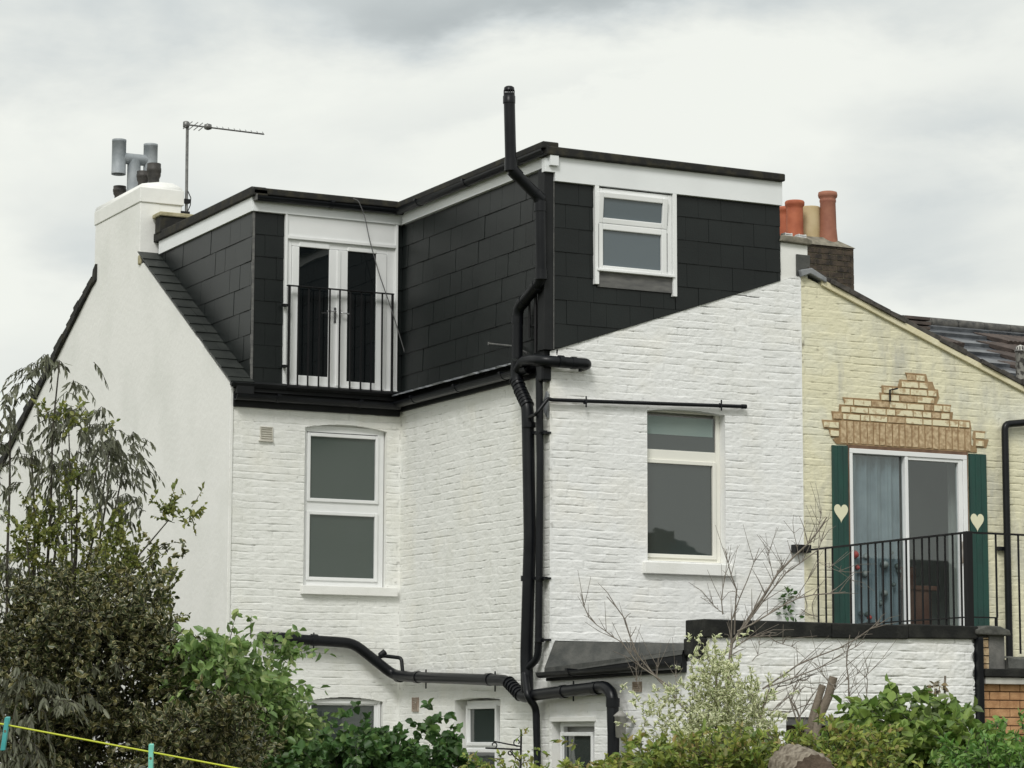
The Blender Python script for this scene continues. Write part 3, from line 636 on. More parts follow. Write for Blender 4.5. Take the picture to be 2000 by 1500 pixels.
# side-wall window
def rx(px0, py0, px1, py1, X):
    a, b = uX(px0, (py0+py1)/2, X)[0], uX(px1, (py0+py1)/2, X)[0]
    m_ = (px0+px1)/2; return (a, b, uX(m_, py1, X)[1], uX(m_, py0, X)[1])
p4 = rx(918, 1384, 972, 1450, XB+.12); p5 = rx(918, 1469, 972, 1560, XB+.12)
window(B_, (-25.2, -24.23, 0.9, 2.21), [p4, p5], UPVC, GLASS, H, w=-0.10, t=0.06, label='small recessed window beside the inner corner at ground floor')
p6 = rx(1103, 1437, 1160, 1560, XB+.09)
window(B_, (-23.10, -22.30, 0.02, 2.0), [p6], UPVC, GLASS, EXT, w=-0.07, name='back_door', t=0.06)
MB().box(B_, -23.16, -22.27, 1.985, 2.03, -.02, .014).build('door_lintel', WPAINT, EXT, 0.005)
# right-hand gable window
p7 = ry(1240, 814, 1394, 880, YA+.12); p8 = ry(1243, 907, 1390, 1083, YA+.12)
fr = window(A_, (13.20, p7[1]+.06, 3.57, p7[3]+.085), [p7, p8], CREAMUPVC, GLASS, H, w=-0.10, t=0.05, sash=False, label='tall cream-framed window under the thin waste pipe')
s = MB(); frame_rect(s, A_, p8[0]-.04, p8[1]+.035, p8[2]-.04, p8[3]+.04, -.12, -.085, .04); s.build('sash', CREAMUPVC, fr, 0.005)
blind = p7[3]-(p7[3]-p7[2])*0.55
BL = mat('pale_roller_blind', (0.20, 0.26, 0.245), (0.24, 0.30, 0.28), 0.5, 2, 2)
MB().box(A_, p7[0], p7[1]-.02, blind, p7[3]-.006, -.114, -.108).build('roller_blind', BL, fr)
MB().box(A_, 13.30, 14.2, 3.50, 3.585, -.13, -.04).build('sub_sill', CREAMUPVC, H, 0.004)
MB().box(A_, 13.245, 14.285, 3.445, 3.56, -.1, .05).build('window_sill', WPAINT, H, 0.006)
# loft window in the rear dormer
MB().box(A_, RD[0], RD[0]+.045, 6.29, 7.285, 0, .05).build('window_trim', UPVC, H, 0.003); MB().box(A_, RD[1]-.045, RD[1], 6.235, 7.285, 0, .05).build('window_trim', UPVC, H, 0.003)
MB().box(A_, RD[0]+.045, RD[1]-.045, 6.27, 6.44, .0, .025).build('apron_board', GREYBOARD, H)
pa = ry(1177, 392, 1292, 430, YA-.03); pb = ry(1176, 453, 1290, 525, YA-.03)
mb = MB(); mb.box(A_, RD[0]+.05, RD[1]-.05, 6.44, 7.26, -.02, -.004); frame_rect(mb, A_, RD[0]+.046, RD[1]-.046, 6.43, 7.27, -.02, .028, .05); mb.box(A_, RD[0]+.09, RD[1]-.09, pb[3]+.02, pa[2]-.02, -.02, .026)
lw = mb.build('window', UPVC, H, 0.005, label='loft window with its top light ajar')
s = MB(); frame_rect(s, A_, pb[0]-.06, pb[1]+.065, pb[2]-.055, pb[3]+.055, .005, .05, .062); s.build('sash', UPVC, lw, 0.008)
MB().box(A_, pb[0], pb[1], pb[2], pb[3], .0, .024).build('glass_pane', FROST, lw)
th = rad(5.5)   # top-hung light, pushed a little open
TF = Frame((0, YA-.03, pa[3]+.055), (1, 0, 0), (0, -math.sin(th), math.cos(th)), (0, -math.cos(th), -math.sin(th)))
hh = pa[3]-pa[2]+.115
s = MB(); frame_rect(s, TF, pa[0]-.06, pa[1]+.055, -hh, 0, 0, .045, .057); s.build('top_light', UPVC, lw, 0.008)
MB().box(TF, pa[0], pa[1], -hh+.055, -.055, .005, .022).build('glass_pane', FROST, lw)
MB().box(A_, RD[0]+.02, RD[1]-.03, 6.425, 6.45, .02, .065).build('window_sill', UPVC, lw, 0.004)

# french doors
FD = MB(); F_ = C_
FD.box(C_, FRD[0], FRD[0]+.03, FRD[2]-.01, FRD[3], 0, .045).box(C_, FRD[1]-.03, FRD[1], FRD[2], FRD[3], 0, .045)
FD.box(C_, FRD[0]+.03, FRD[1]-.03, 7.20, FRD[3], -.02, .03)
FD.box(C_, FRD[0]+.03, FRD[1]-.03, 7.165, 7.20, -.02, .05)
FD.box(C_, FRD[0]+.03, FRD[0]+.085, 5.57, 7.17, -.03, .02).box(C_, FRD[1]-.125, FRD[1]-.03, 5.57, 7.17, -.03, .02).box(C_, FRD[0]+.085, FRD[1]-.125, 7.095, 7.166, -.03, .019)
fd = FD.build('french_doors', UPVC, H, 0.004)
MB().box(C_, FRD[0]+.02, FRD[1]-.005, 5.535, 5.585, -.03, .07).build('door_sill', ALUM if False else UPVC, fd, 0.005)
q1 = ry(582, 475, 641, 735, YC-.01); q2 = ry(677, 486, 733, 747, YC-.01)
midu = (q1[1]+q2[0])/2
for q, (ua, ub) in ((q1, (FRD[0]+.088, midu-.004)), (q2, (midu+.004, FRD[1]-.128))):
    s = MB(); vb0, vb1 = 5.592, 7.09
    s.box(C_, ua, q[0], vb0, vb1, -.02, .03).box(C_, q[1], ub, vb0, vb1, -.02, .03).box(C_, q[0], q[1], vb0, q[2], -.02, .029).box(C_, q[0], q[1], q[3], vb1, -.02, .029)
    s.build('door_leaf', UPVC, fd, 0.006)
    MB().box(C_, q[0]-.004, q[1]+.004, q[2]-.004, q[3]+.004, -.018, .012).build('glass_pane', DOORGLASS, fd)
MB().box(C_, midu-.022, midu+.022, 5.6, 7.085, .026, .04).build('astragal', UPVC, fd, 0.005)
for px, d in ((655, -1), (664, 1)):
    u, v = uY(px, 609 if d < 0 else 612, YC-.05)
    MB().box(C_, u-.014, u+.014, v-.12, v+.05, .03, .038).tube([C_.p(u, v, .03), C_.p(u, v, .08), C_.p(u+d*.11, v-.004, .08)], .009, 8, .02).build('door_handle', CHROME, fd)
# juliet balcony
jb = MB(); zt = uY(665, 566, YC-.10)[1]; zb = uY(665, 763, YC-.10)[1]
u0, u1 = uY(563, 560, YC-.10)[0], uY(767, 574, YC-.10)[0]
J = FY(YC-.10)
jb.box(J, u0-.012, u1+.012, zt-.006, zt+.006, -.02, .02)
bal = jb.build('juliet_balcony', BLACKM, H, 0.002, label='black railing across the french doors')
MB().box(J, u0-.005, u1+.005, zb-.004, zb+.008, -.015, .015).build('bottom_rail', BLACKM, bal)
for i, px in enumerate((564, 582, 602, 623, 643.5, 663, 684, 705, 725, 746, 766)):
    u = uY(px, 660, YC-.10)[0]; hw = .011 if i in (0, 10) else .0075
    MB().box(J, u-hw, u+hw, zb, zt-.005, -hw, hw).build('baluster', BLACKM, bal)
for py in (597, 716):
    u, v = uY(556, py, YC-.05); MB().box(C_, u-.035, u0, v-.014, v+.014, .045, .10).build('bracket', BLACKM, bal)

# loose cable across the door
pts = [(690, 388, .16), (700, 392, .17), (712, 420, .14), (722, 470, .12), (742, 540, .13), (765, 605, .12), (785, 670, .10), (798, 715, .09), (799, 760, .10)]
MB().tube([onY(x, y, YC-d) for x, y, d in pts], 0.0055, 6, 0.1).build('cable', CABLE, H, label='thin loose cable hanging past the french doors')

# ---------------- pipes
def collar(mb, p, d, r, l=0.09):
    p, d = np.array(p, float), np.array(d, float); d /= np.linalg.norm(d); mb.tube([p-d*l/2, p+d*l/2], r, 16)
XQ = XB-0.11
def q_(px, py, X=XQ): return onX(px, py, X)
R0 = 0.056
# tall vent / soil stack in the corner
base = q_(1058, 520); Yst = base[1]
s_top = onY(992, 182, Yst); s_low = onY(1000, 330, Yst)
xtop = (s_top[0]+s_low[0])/2
P = [np.array([xtop-.01, Yst, s_top[2]]), np.array([xtop+.012, Yst, s_low[2]]), onY(1055, 388, Yst), onY(1057, 548, Yst)]
mb = MB(); mb.tube(P+[onX(1011, 603, XQ-.02), onX(1010, 700, XQ-.02)], R0, 16, 0.09)
collar(mb, P[1]+np.array([0, 0, .04]), (0, 0, 1), R0+.007, .12); collar(mb, (P[1]*.85+P[2]*.15), P[2]-P[1], R0+.007, .1); collar(mb, P[2]*.93+P[1]*.07, P[2]-P[1], R0+.006, .1)
collar(mb, P[2]+(0, 0, -.08), (0, 0, 1), R0+.006, .1); collar(mb, P[3]+(0, 0, .06), (0, 0, 1), R0+.006, .1)
d = onX(1011, 603, XQ-.02)-P[3]; collar(mb, P[3]+d*.22, d, R0+.006, .07); collar(mb, P[3]+d*.78, d, R0+.006, .07)
collar(mb, onX(1010, 625, XQ-.02), (0, 0, 1), R0+.006, .08)
st = mb.build('soil_stack', BLACKP, H, label='tall black vent pipe rising above the dormer roof')
vc = MB(); c0 = P[0]
vc.lathe((c0[0], c0[1], c0[2]-.10), [(R0+.006, 0), (R0+.006, .07), (R0-.002, .075)], 20, False)
vc.lathe((c0[0], c0[1], c0[2]+.028), [(R0-.002, 0), (R0-.006, .03), (R0*.6, .042), (.005, .045)], 20)
for k in range(14):
    a = 2*math.pi*k/14; x, y_ = c0[0]+(R0-.005)*math.cos(a), c0[1]+(R0-.005)*math.sin(a); vc.tube([(x, y_, c0[2]-.03), (x, y_, c0[2]+.03)], .0045, 5)
vc.build('vent_cage', BLACKP, st)
# lower stack with flexible connector and the branch round the corner
low = [onX(1010, 706, XQ-.02), onX(1008, 745, XQ-.02), onX(1030, 792, XQ), onX(1031, 820, XQ), onX(1035, 1050, XQ), onX(1028, 1288, XQ), onX(1030, 1350, XQ)]
mb = MB(); mb.tube([low[0]]+low[1:], 0.062, 16, 0.12)
for i in range(9):
    t = i/8; a, b = low[1], low[2]; pc = a+(b-a)*t; pc = pc+np.array([0, 0, 0.015 if t < .3 else 0]); collar(mb, pc, (b-a)+np.array([0, 0, -.02]), .069, .014)
for py in (830, 1130): collar(mb, onX(1033 if py < 1000 else 1031, py, XQ), (0, 0, 1), .070, .05)
for py in (846, 1130):
    p = onX(1033, py, XQ); mb.box(B_, -p[1]-.02, -p[1]+.20, p[2]-.012, p[2]+.012, .01, .10)
mb.build('soil_pipe', BLACKP, H, label='thick black soil pipe down the wing corner')
ah = onY(1045, 702, YA-.10); bh = onY(1148, 711, YA-.10)
mb = MB(); mb.tube([onX(1012, 722, XQ-.02), onX(1022, 706, XQ-.02), onX(1040, 703, XQ-.03), np.array([XB-.10, YA-.06, ah[2]+.0]), np.array([XB+.08, YA-.11, ah[2]-.01]), bh, bh+(0.0, .12, 0)], R0, 16, 0.09)
collar(mb, onY(1095, 706, YA-.11), (1, 0, 0), R0+.006, .05); collar(mb, onY(1120, 709, YA-.105), (1, 0, 0), R0+.006, .05)
pe = onY(1133, 726, YA-.08); mb.tube([pe, pe+(0, 0, .06)], .018, 8)
mb.build('soil_branch', BLACKP, H, label='black branch pipe wrapping round the corner below the slates')
# slim rainwater downpipe from the upper gutter to the lower hopper, then to the ground
XR = XB-.07
mb = MB()
rp = [onY(1050, 345, YA-.02), onY(1062, 372, YA+.05), onY(1066, 400, YA+.05)]
mb.tube([onX(1034, 560, XR), onX(1034, 660, XR)], .012, 8); mb.tube([onX(1046, 575, XR), onX(1046, 690, XR)], .016, 8)
mb.box(B_, -onX(1036, 636, XR)[1]-.05, -onX(1036, 636, XR)[1]+.12, onX(1036, 636, XR)[2]-.01, onX(1036, 636, XR)[2]+.01, .0, .06)
mb.build('cable_conduit', BLACKM, H)
hp = onX(1060, 725, XR)
MB().prism(B_, [(-hp[1]-.07, hp[2]-.10), (-YA+.02, hp[2]-.10), (-YA+.03, hp[2]+.15), (-hp[1]-.12, hp[2]+.12)], -.01, .10).build('gutter_outlet', BLACKP, H, 0.02)
rpts = [onX(1053, 735, XR), onX(1055, 900, XR), onX(1052, 1252, XR), onX(1050, 1287, XR), onX(1024, 1310, XR-.06), onX(1031, 1362, XR-.12), onX(1047, 1382, XR), onX(1050, 1500, XR), np.array([XR, onX(1050, 1500, XR)[1], 0.05])]
mb = MB(); mb.tube(rpts, .036, 12, 0.07)
for py in (846, 1130, 1250):
    p = onX(1054, py, XR); collar(mb, p, (0, 0, 1), .042, .04); mb.box(B_, -p[1]-.01, -p[1]+.09, p[2]-.01, p[2]+.01, -.01, .07)
mb.build('downpipe', BLACKP, H, label='slim black rainwater downpipe beside the soil pipe')
a_, b_ = onX(955, 671, XB-.05), onX(1004, 676, XB-.07)
MB().tube([a_, b_, onX(1030, 690, XB-.04)], .010, 7, .05).tube([a_+(0, 0, -.015), a_+(0, 0, .015)], .014, 6).build('stub_rod', ALUM, H)
# thin waste pipe over the gable window
YW = YA-.045
w0, w1 = onY(1078, 781, YW), onY(1453, 794, YW)
mb = MB(); mb.tube([onX(1034, 815, XQ-.03), onX(1048, 808, XQ-.05), np.array([XB-.045, YA-.045, w0[2]+.01]), w0, w1], .019, 12, 0.03)
collar(mb, w1, w1-w0, .024, .05)
for px in (1143, 1407):
    p = onY(px, 785 if px < 1200 else 792, YW); mb.tube([p+(0, -.02, -.055), p+(0, -.02, .055)], .008, 8); collar(mb, p, w1-w0, .024, .025)
mb.build('waste_pipe', BLACKP, H, label='thin black waste pipe above the gable window')
# scraped patch of old lead at the corner
MB().prism(B_, [(-YA-.10, 5.0), (-YA-.02, 4.93), (-YA-.01, 5.17), (-YA-.05, 5.2), (-YA-.11, 5.1)], 0, .02).build('torn_flashing', LEAD, H, 0.004)
# long low pipe from the rear wall to the inner corner and along the side
YPp = YC-.10
P1 = [onY(512, 1244, YC), onY(512, 1244, YPp), onY(690, 1256, YPp), onY(768, 1318, YPp-.06)]
P2 = [onX(800, 1322, XQ), onX(990, 1329, XQ), onX(1022, 1363, XQ), onX(1046, 1357, XQ), onX(1182, 1341, XQ), onX(1196, 1356, XQ), onX(1198, 1430, XQ)]
mb = MB(); mb.tube(P1+P2, .056, 16, 0.11); g_ = P2[6].copy(); mb.tube([P2[6]+(0, 0, .02), (g_[0], g_[1], .05)], .056, 14)
for px, py in ((555, 1247), (613, 1250)): collar(mb, onY(px, py, YPp), P1[2]-P1[1], .063, .07)
for px, py in ((780, 1321), (815, 1322.5), (955, 1327)): collar(mb, onX(px, py, XQ), P2[1]-P2[0], .064, .08)
for px, py in ((1100, 1351), (1165, 1344)): collar(mb, onX(px, py, XQ), P2[4]-P2[3], .064, .08)
collar(mb, onX(1197, 1372, XQ), (0, 0, 1), .064, .08)
for i in range(6):
    a, b = P2[1], P2[2]; collar(mb, a+(b-a)*(.12+.14*i), b-a, .067, .014)
for px, py in ((613, 1241), (832, 1313), (967, 1317)):
    p = onY(px, py, YPp) if px < 700 else onX(px, py, XQ); mb.tube([p+(0, 0, .03), p+(0, 0, -.17)], .008, 6)
p = onX(1120, 1334, XQ); mb.tube([p+(0, 0, .02), p+(0, 0, -.17)], .008, 6)
mb.build('drain_pipe', BLACKP, H, label='long low black drain pipe stepping round the inner corner')
ov = [onY(740, 1283, YPp-.03), onY(750, 1281, YPp-.03), onX(784, 1285, XQ), onX(787, 1318, XQ)]
mb = MB(); mb.tube(ov, .021, 10, .04); collar(mb, onY(747, 1277, YPp-.03), (1, 0, .8), .034, .07); mb.build('overflow_pipe', BLACKP, H, label='small looped overflow pipe')
# air vents
def vent(F, u0, u1, v0, v1, parent, m=VENTC, n=5, label=None):
    mb = MB(); frame_rect(mb, F, u0, u1, v0, v1, -.01, .014, .012)
    for i in range(n):
        v = v0+.014+(v1-v0-.028)*(i+.5)/n; mb.box(F, u0+.012, u1-.012, v-.004, v+.005, -.01, .011)
    mb.box(F, u0+.01, u1-.01, v0+.01, v1-.01, -.012, .002)
    return mb.build('air_vent', m, parent, 0.002, label)
vent(C_, 10.565, 10.71, 4.965, 5.115, H, label='square white air vent beside the upper left window')
MB().box(C_, 10.55, 10.715, 4.955, 4.968, 0, .022).build('vent_lip', VENTC, H)
TERR = mat('terracotta_vent', (0.30, 0.23, 0.18), (0.42, 0.36, 0.30), 0.8, 9, 4)
u, v = uX(806, 1390, XB); u2, v2 = uX(818, 1362, XB); vent(B_, u, u2, v, v2, H, TERR, 6, 'terracotta airbrick in the side wall near the ground-floor windows')
u, v = uX(1237, 1352, XB); u2, v2 = uX(1253, 1331, XB); vent(B_, u, u2, v, v2, EXT, TERR, 4)

# ================================================================== EXTENSION
zr = 2.755
A1 = (XB+.05, YA-.005, zr); B1 = (13.76, YA-.005, zr+.01); C1 = (XB-.05, 20.58, 2.60); C2 = (13.4, 20.58, 2.66); D1 = (XB-.06, YA-.005, 2.50); D0 = (XB-.06, YA-.005, 2.44); C0 = (XB-.06, 20.58, 2.56)
mb = MB(); mb.add([D1, A1, B1, C2, C1, D0, C0], [(0, 4, 3, 1), (1, 3, 2), (5, 6, 4, 0)]); mb.build('extension_roof', LEADDARK, EXT, label='low grey felt roof with a black gutter')
MB().prism(B_, [(-YA+.02, 2.375), (-20.60, 2.405), (-20.60, 2.575), (-YA+.02, 2.485)], -.01, .052).build('eaves_board', DARKTRIM, EXT, 0.004)
gutter(B_, -YA+.02, -20.60, 2.455, 0.055, 0.11, 'gutter', EXT, fall=0.03)
MB().box(FY(YA), XB+.06, 13.75, zr-.01, zr+.012, -.01, .012).build('roof_flashing', LEADDARK, EXT)
MB().prism(Frame((0, 0, 0), (1, 0, 0), (0, 1, 0), (0, 0, 1)), [(XB+.3, 20.55), (15.3, 20.55), (15.3, YA), (XB+1.2, YA)], 2.45, 2.64).build('terrace_deck', LEADDARK, EXT)
# parapet coping, slightly uneven, with its end return
cp = MB(); rr = random.Random(8)
segs = [(XB-.02, 12.62), (12.624, 13.52), (13.524, 14.35), (14.354, 15.13)]
for i, (a, b) in enumerate(segs):
    z0 = (2.70, 2.715, 2.72, 2.735)[i]; zt_ = (2.862, 2.862, 2.858, 2.866)[i]
    cp.prism(E_, [(a, z0), (b, z0+.008), (b, zt_-.004), (a, zt_)], -.29, .032)
cp.box(FX(XB), -20.60, -YE+.03, 2.55, 2.70, -.02, .035)
cp.build('coping', COPING, EXT, 0.012)
# patio opening in the extension's garden wall
MB().box(E_, 13.0, 13.80, 1.945, 2.02, -.09, -.02).build('door_head', GREYBOARD, EXT, 0.006)
MB().box(E_, 13.05, 13.75, 0.3, 1.945, -.09, -.06).build('glass_door', DOORGLASS, EXT)
# black pipe between the two extensions, lantern
u, v = uY(1905, 1290, YE-.02)
DP = MB(); DP.box(FY(YE), 15.105, 15.165, 0.0, 2.76, -.02, .06); DP.build('drain_chase', BLACKP, EXT, 0.01)
lt = onX(1212, 1398, XB-.14)
LN = MB(); LN.lathe((lt[0], lt[1], lt[2]-.20), [(.03, 0), (.05, .01), (.062, .19), (.075, .20), (.03, .235), (.008, .25)], 6)
LN.box(B_, -lt[1]-.02, -lt[1]+.02, lt[2]-.06, lt[2]-.02, .0, .12)
tag(LN.build('wall_lantern', mat('weathered_grey_metal', (0.22, 0.215, 0.20), (0.34, 0.33, 0.31), 0.6, 20, 3)), 'small grey lantern on the white wall right of the bent black pipe', 'lantern')

# ================================================================== YELLOW HOUSE
N = thing('yellow_house', (XP, YA, 0), 'pale yellow painted brick house with green shutters and exposed brick over its door', 'house')
SD = (15.70, 17.185, 2.62, 4.815, 0.0, 0.05)
slopeN = lambda u: 6.575-(u-15.16)*(6.575-5.60)/(17.97-15.16)
slopeN = lambda u: 6.585-(u-15.16)*0.372
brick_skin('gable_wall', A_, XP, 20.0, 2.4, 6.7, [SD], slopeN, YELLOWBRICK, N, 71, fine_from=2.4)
shell('wall_core', A_, [(XP+.02, 0), (20, 0), (20, 4.7), (XP+.02, 6.4)], -3.4, -2.6, WPAINT, N)
shell('wall_core', A_, [(XP, 0), (20.0, 0), (20.0, 2.5), (XP, 2.5)], -.32, -.02, YELLOWBRICK, N)
# verge board and tile edge
vk = MB(); L = 5.2; k = 0.372; nl = math.hypot(1, k)
vk.prism(A_, [(15.38, slopeN(15.38)-.01), (20.0, slopeN(20.0)-.01), (20.0, slopeN(20)+.062), (15.38, slopeN(15.38)+.062)], -.1, .03)
vk.build('verge_board', OLDPAINT if False else mat('cream_verge', (0.66, 0.60, 0.40), (0.74, 0.69, 0.50), 0.7, 8, 5, 0.4, 40), N, 0.006)
vt = MB(); rr = random.Random(12); u = 15.22
while u < 20:
    w_ = rr.uniform(.22, .34); z0, z1 = slopeN(u)+.05, slopeN(u+w_)+.05
    vt.prism(A_, [(u, z0), (u+w_, z1), (u+w_+.015, z1+.035+rr.uniform(0, .03)), (u, z0+.055+rr.uniform(-.008, .02))], -3.4, .045+rr.uniform(-.02, .02)); u += w_*.93
vt.build('roof', mat('dark_verge_tile', (0.03, 0.027, 0.025), (0.085, 0.075, 0.065), 0.75, 14, 5, 0.5, 50), N, 0.006)
MB().prism(A_, [(15.12, 6.56), (15.22, 6.60), (15.42, 6.52), (15.42, 6.57), (15.24, 6.66), (15.10, 6.63)], -.3, .06).build('lead_cap', LEAD, N, 0.008)
# small white stack at the apex, stone slab and two louvred vents on it
MB().box(A_, 14.895, 15.235, 6.44, 6.915, -.38, -.01).build('small_chimney', WPAINT, N, 0.012)
smc = bpy.data.objects['small_chimney']
MB().prism(A_, [(15.085, 6.57), (15.25, 6.6), (15.25, 6.80), (15.085, 6.80)], -.1, .008).build('lead_flashing', LEADDARK, smc, 0.004)
MB().prism(A_, [(14.87, 6.915), (15.26, 6.905), (15.26, 6.955), (15.2, 6.975), (14.90, 6.985)], -.42, .035).build('stone_slab', STONE, smc, 0.012)
for px, py in ((1541, 463), (1568, 459)):
    u, v = uY(px, py, YA+.12); mb = MB()
    for i in range(4): mb.box(FY(YA+.12), u-.045, u+.045, 6.975+i*.018, 6.984+i*.018, -.09, 0)
    for du in (-.043, .037): mb.box(FY(YA+.12), u+du, u+du+.006, 6.97, 7.045, -.085, -.004)
    mb.build('louvred_vent', UPVC, smc)
# sooty stack on the ridge behind
def bricks(mb, F, u0, u1, v0, v1, w, seed, ch=.077, bl=.225, jt=.009, d=.05):
    rr = random.Random(seed); i = 0; v = v0
    while v < v1-.01:
        u = u0-(bl/2 if i % 2 else 0)
        while u < u1:
            a, b = max(u, u0), min(u+bl-jt, u1)
            if b-a > .02:
                w_ = w+rr.uniform(-.004, .004); mb.box(F, a, b, v, min(v+ch-jt, v1), w_-d, w_)
            u += bl
        v += ch; i += 1
CS = thing('brick_chimney_stack', (20.05, 30.5, 5.5), 'sooty dark brick chimney stack on the ridge behind the gable apex', 'chimney')
mb = MB(); bricks(mb, FY(30.3), 19.47, 20.64, 6.9, 8.50, .0, 5, ch=.078, d=.05); bricks(mb, FX(19.47), -31.0, -30.3, 6.9, 8.5, 0, 6); bricks(mb, Frame((20.64, 0, 0), (0, 1, 0), (0, 0, 1), (1, 0, 0)), 30.3, 31.0, 6.9, 8.5, 0, 7)
mb.build('brickwork', SOOTBRICK, CS, 0.003)
MB().box(FY(30.31), 19.475, 20.63, 5.5, 8.49, -.7, 0.0).build('mortar_core', SOOTMORT, CS)
mb = MB(); mb.add([(19.45, 30.28, 8.49), (20.66, 30.28, 8.49), (20.66, 31.05, 8.49), (19.45, 31.05, 8.49), (19.7, 30.45, 8.62), (20.38, 30.45, 8.64), (20.38, 30.85, 8.64), (19.7, 30.85, 8.62)],
     [(0, 1, 5, 4), (1, 2, 6, 5), (2, 3, 7, 6), (3, 0, 4, 7), (4, 5, 6, 7)]); mb.build('mortar_flaunching', STONE, CS)
for px, yt, yb, rp, m, kd, lb in ((1534, 405, 480, 15, REDPOT, 0, 'red chimney pot half hidden by the dormer'), (1552, 393, 480, 17, REDPOT, 0, 'orange-red chimney pot with a rolled rim'),
                                  (1582, 405, 490, 19.5, BUFFPOT, 2, 'wide buff chimney pot'), (1616.5, 375, 480, 16.5, CLAYPOT, 1, 'tallest terracotta chimney pot')):
    Yp = 30.65 if px == 1582 else 30.5; p = onY(px, yt, Yp); sc = np.dot(p-EYE, CF)/FPX
    if px == 1534: p = onY(px, yt, 30.85)
    pot('chimney_pot', p[0], p[1], p[2], 8.50, rp*sc, m, CS, kd, label=lb)
# main rear roof of the yellow house
RN = np.array([0, -(7.55-5.4), 30.4-26.69]); rl = np.linalg.norm(RN); RN = RN/rl
MR = Frame((0, 26.69, 5.4), (1, 0, 0), (0, RN[2], -RN[1]), tuple(RN)); ml = rl
def onR(px, py):
    p = onP(px, py, MR.O, MR.N); d = p-MR.O; return d @ MR.U, d @ MR.V
mb = MB(); mb.box(MR, 15.2, 26.0, 0.0, ml, -.10, -.004)
rows_px = [651, 662, 677.5, 694, 713, 730, 745]
vv = sorted([onR(1900, y_)[1] for y_ in rows_px], reverse=True); vv = [ml]+vv+[vv[-1]-.3, vv[-1]-.6, vv[-1]-.9]
for i in range(len(vv)-1):
    mb.prism(MR, [(15.2, vv[i+1]), (26, vv[i+1]), (26, vv[i]), (15.2, vv[i])], -.003, 0, lambda u, v, a=vv[i+1], b=vv[i]: .004+.05*(b-v)/max(b-a, .01))
mr = mb.build('main_roof', WETFELT, N, label='grey part-tiled roof right of the gable')
# pantiles laid on part of it: raised ribbed rows, staggered left ends
pt = MB(); starts = {651: 1960, 662: 1955, 677.5: 1908, 694: 1912, 713: 1932, 730: 1950}
ks = [651, 662, 677.5, 694, 713, 730]
def ribbed(mb, u0, u1, v0, v1, w0, wt, skew=0.0, step=.075):
    n = int((u1-u0)/(step/4)); vs = []
    for i in range(n+1):
        u = u0+(u1-u0)*i/n; r = .016*abs(math.sin(math.pi*(u)/step))
        vs += [MR.p(u+skew*(v1-v0), v0, wt+r), MR.p(u, v1, w0+r), MR.p(u+skew*(v1-v0), v0, 0)]
    mb.add(vs, [(3*i, 3*i+3, 3*i+4, 3*i+1) for i in range(n)]+[(3*i+2, 3*i+5, 3*i+3, 3*i) for i in range(n)]+[(0, 1, 2)])
for i in range(1, len(ks)):
    if ks[i] == 662: continue
    y0 = ks[i-1] if i else 645; v1_, v0_ = onR(1990, ks[i-1])[1], onR(1990, ks[i])[1]
    u0_ = onR(starts[ks[i]], ks[i-1])[0]; ribbed(pt, u0_, 26.0, v0_-.05, v1_, .03, .085, skew=0.9)
pt.build('pantiles', PANTILE, mr)
mb = MB(); rr = random.Random(2)
for i in range(24): mb.tube([MR.p(15.2+i*.45, ml+.01, .02), MR.p(15.2+i*.45+.44, ml+.01, .02)], .075+rr.uniform(-.004, .004), 12)
mb.build('ridge_tiles', mat('grey_ridge_tile', (0.04, 0.04, 0.04), (0.11, 0.105, 0.095), 0.7, 12, 5, 0.4, 40), mr)
# pile of spare tiles on the roof
u, v = onR(1812, 668); u2, _ = onR(1858, 668)
sp = MB(); ribbed(sp, u-.9, u2-.25, v-.22, v+.28, .03, .10, skew=0.5); ribbed(sp, u-.6, u2-.5, v-.55, v-.15, .03, .10, skew=0.6)
pa0 = onY(1795, 655, 29.6); s1 = onY(1770, 655, 29.6)[0]; s2 = onY(1820, 660, 29.6)[0]
for i in range(5):
    z = onY(1795, 661-i*9.2, 29.6)[2]; sp.box(FY(29.6), s1+.02*(i % 2), s2-.02*((i+1) % 2), z, z+.045, -.3, .0)
tag(sp.build('stacked_roof_tiles', PANTILE, None, 0.006), 'pile of spare dark roof tiles stacked on the grey roof', 'roof tiles')
# capped soil vent at the right edge
p = onY(1993, 676, 25.2); sv = MB(); sv.lathe((p[0], 25.2, p[2]-1.4), [(.06, 0), (.06, 1.33), (.068, 1.332), (.068, 1.352), (.06, 1.353)], 20, False)
for k_ in range(12):
    a = 2*math.pi*k_/12; sv.tube([(p[0]+.058*math.cos(a), 25.2+.058*math.sin(a), p[2]-.05), (p[0]+.05*math.cos(a), 25.2+.05*math.sin(a), p[2]-.01), (p[0], 25.2, p[2]+.01)], .006, 5)
sv.build('vent_pipe', mat('peeling_grey_paint', (0.62, 0.61, 0.57), (0.16, 0.155, 0.15), 0.7, 16, 4, 0.3, 40, lo=.5, hi=.56), N, label='peeling pale vent pipe at the right edge')

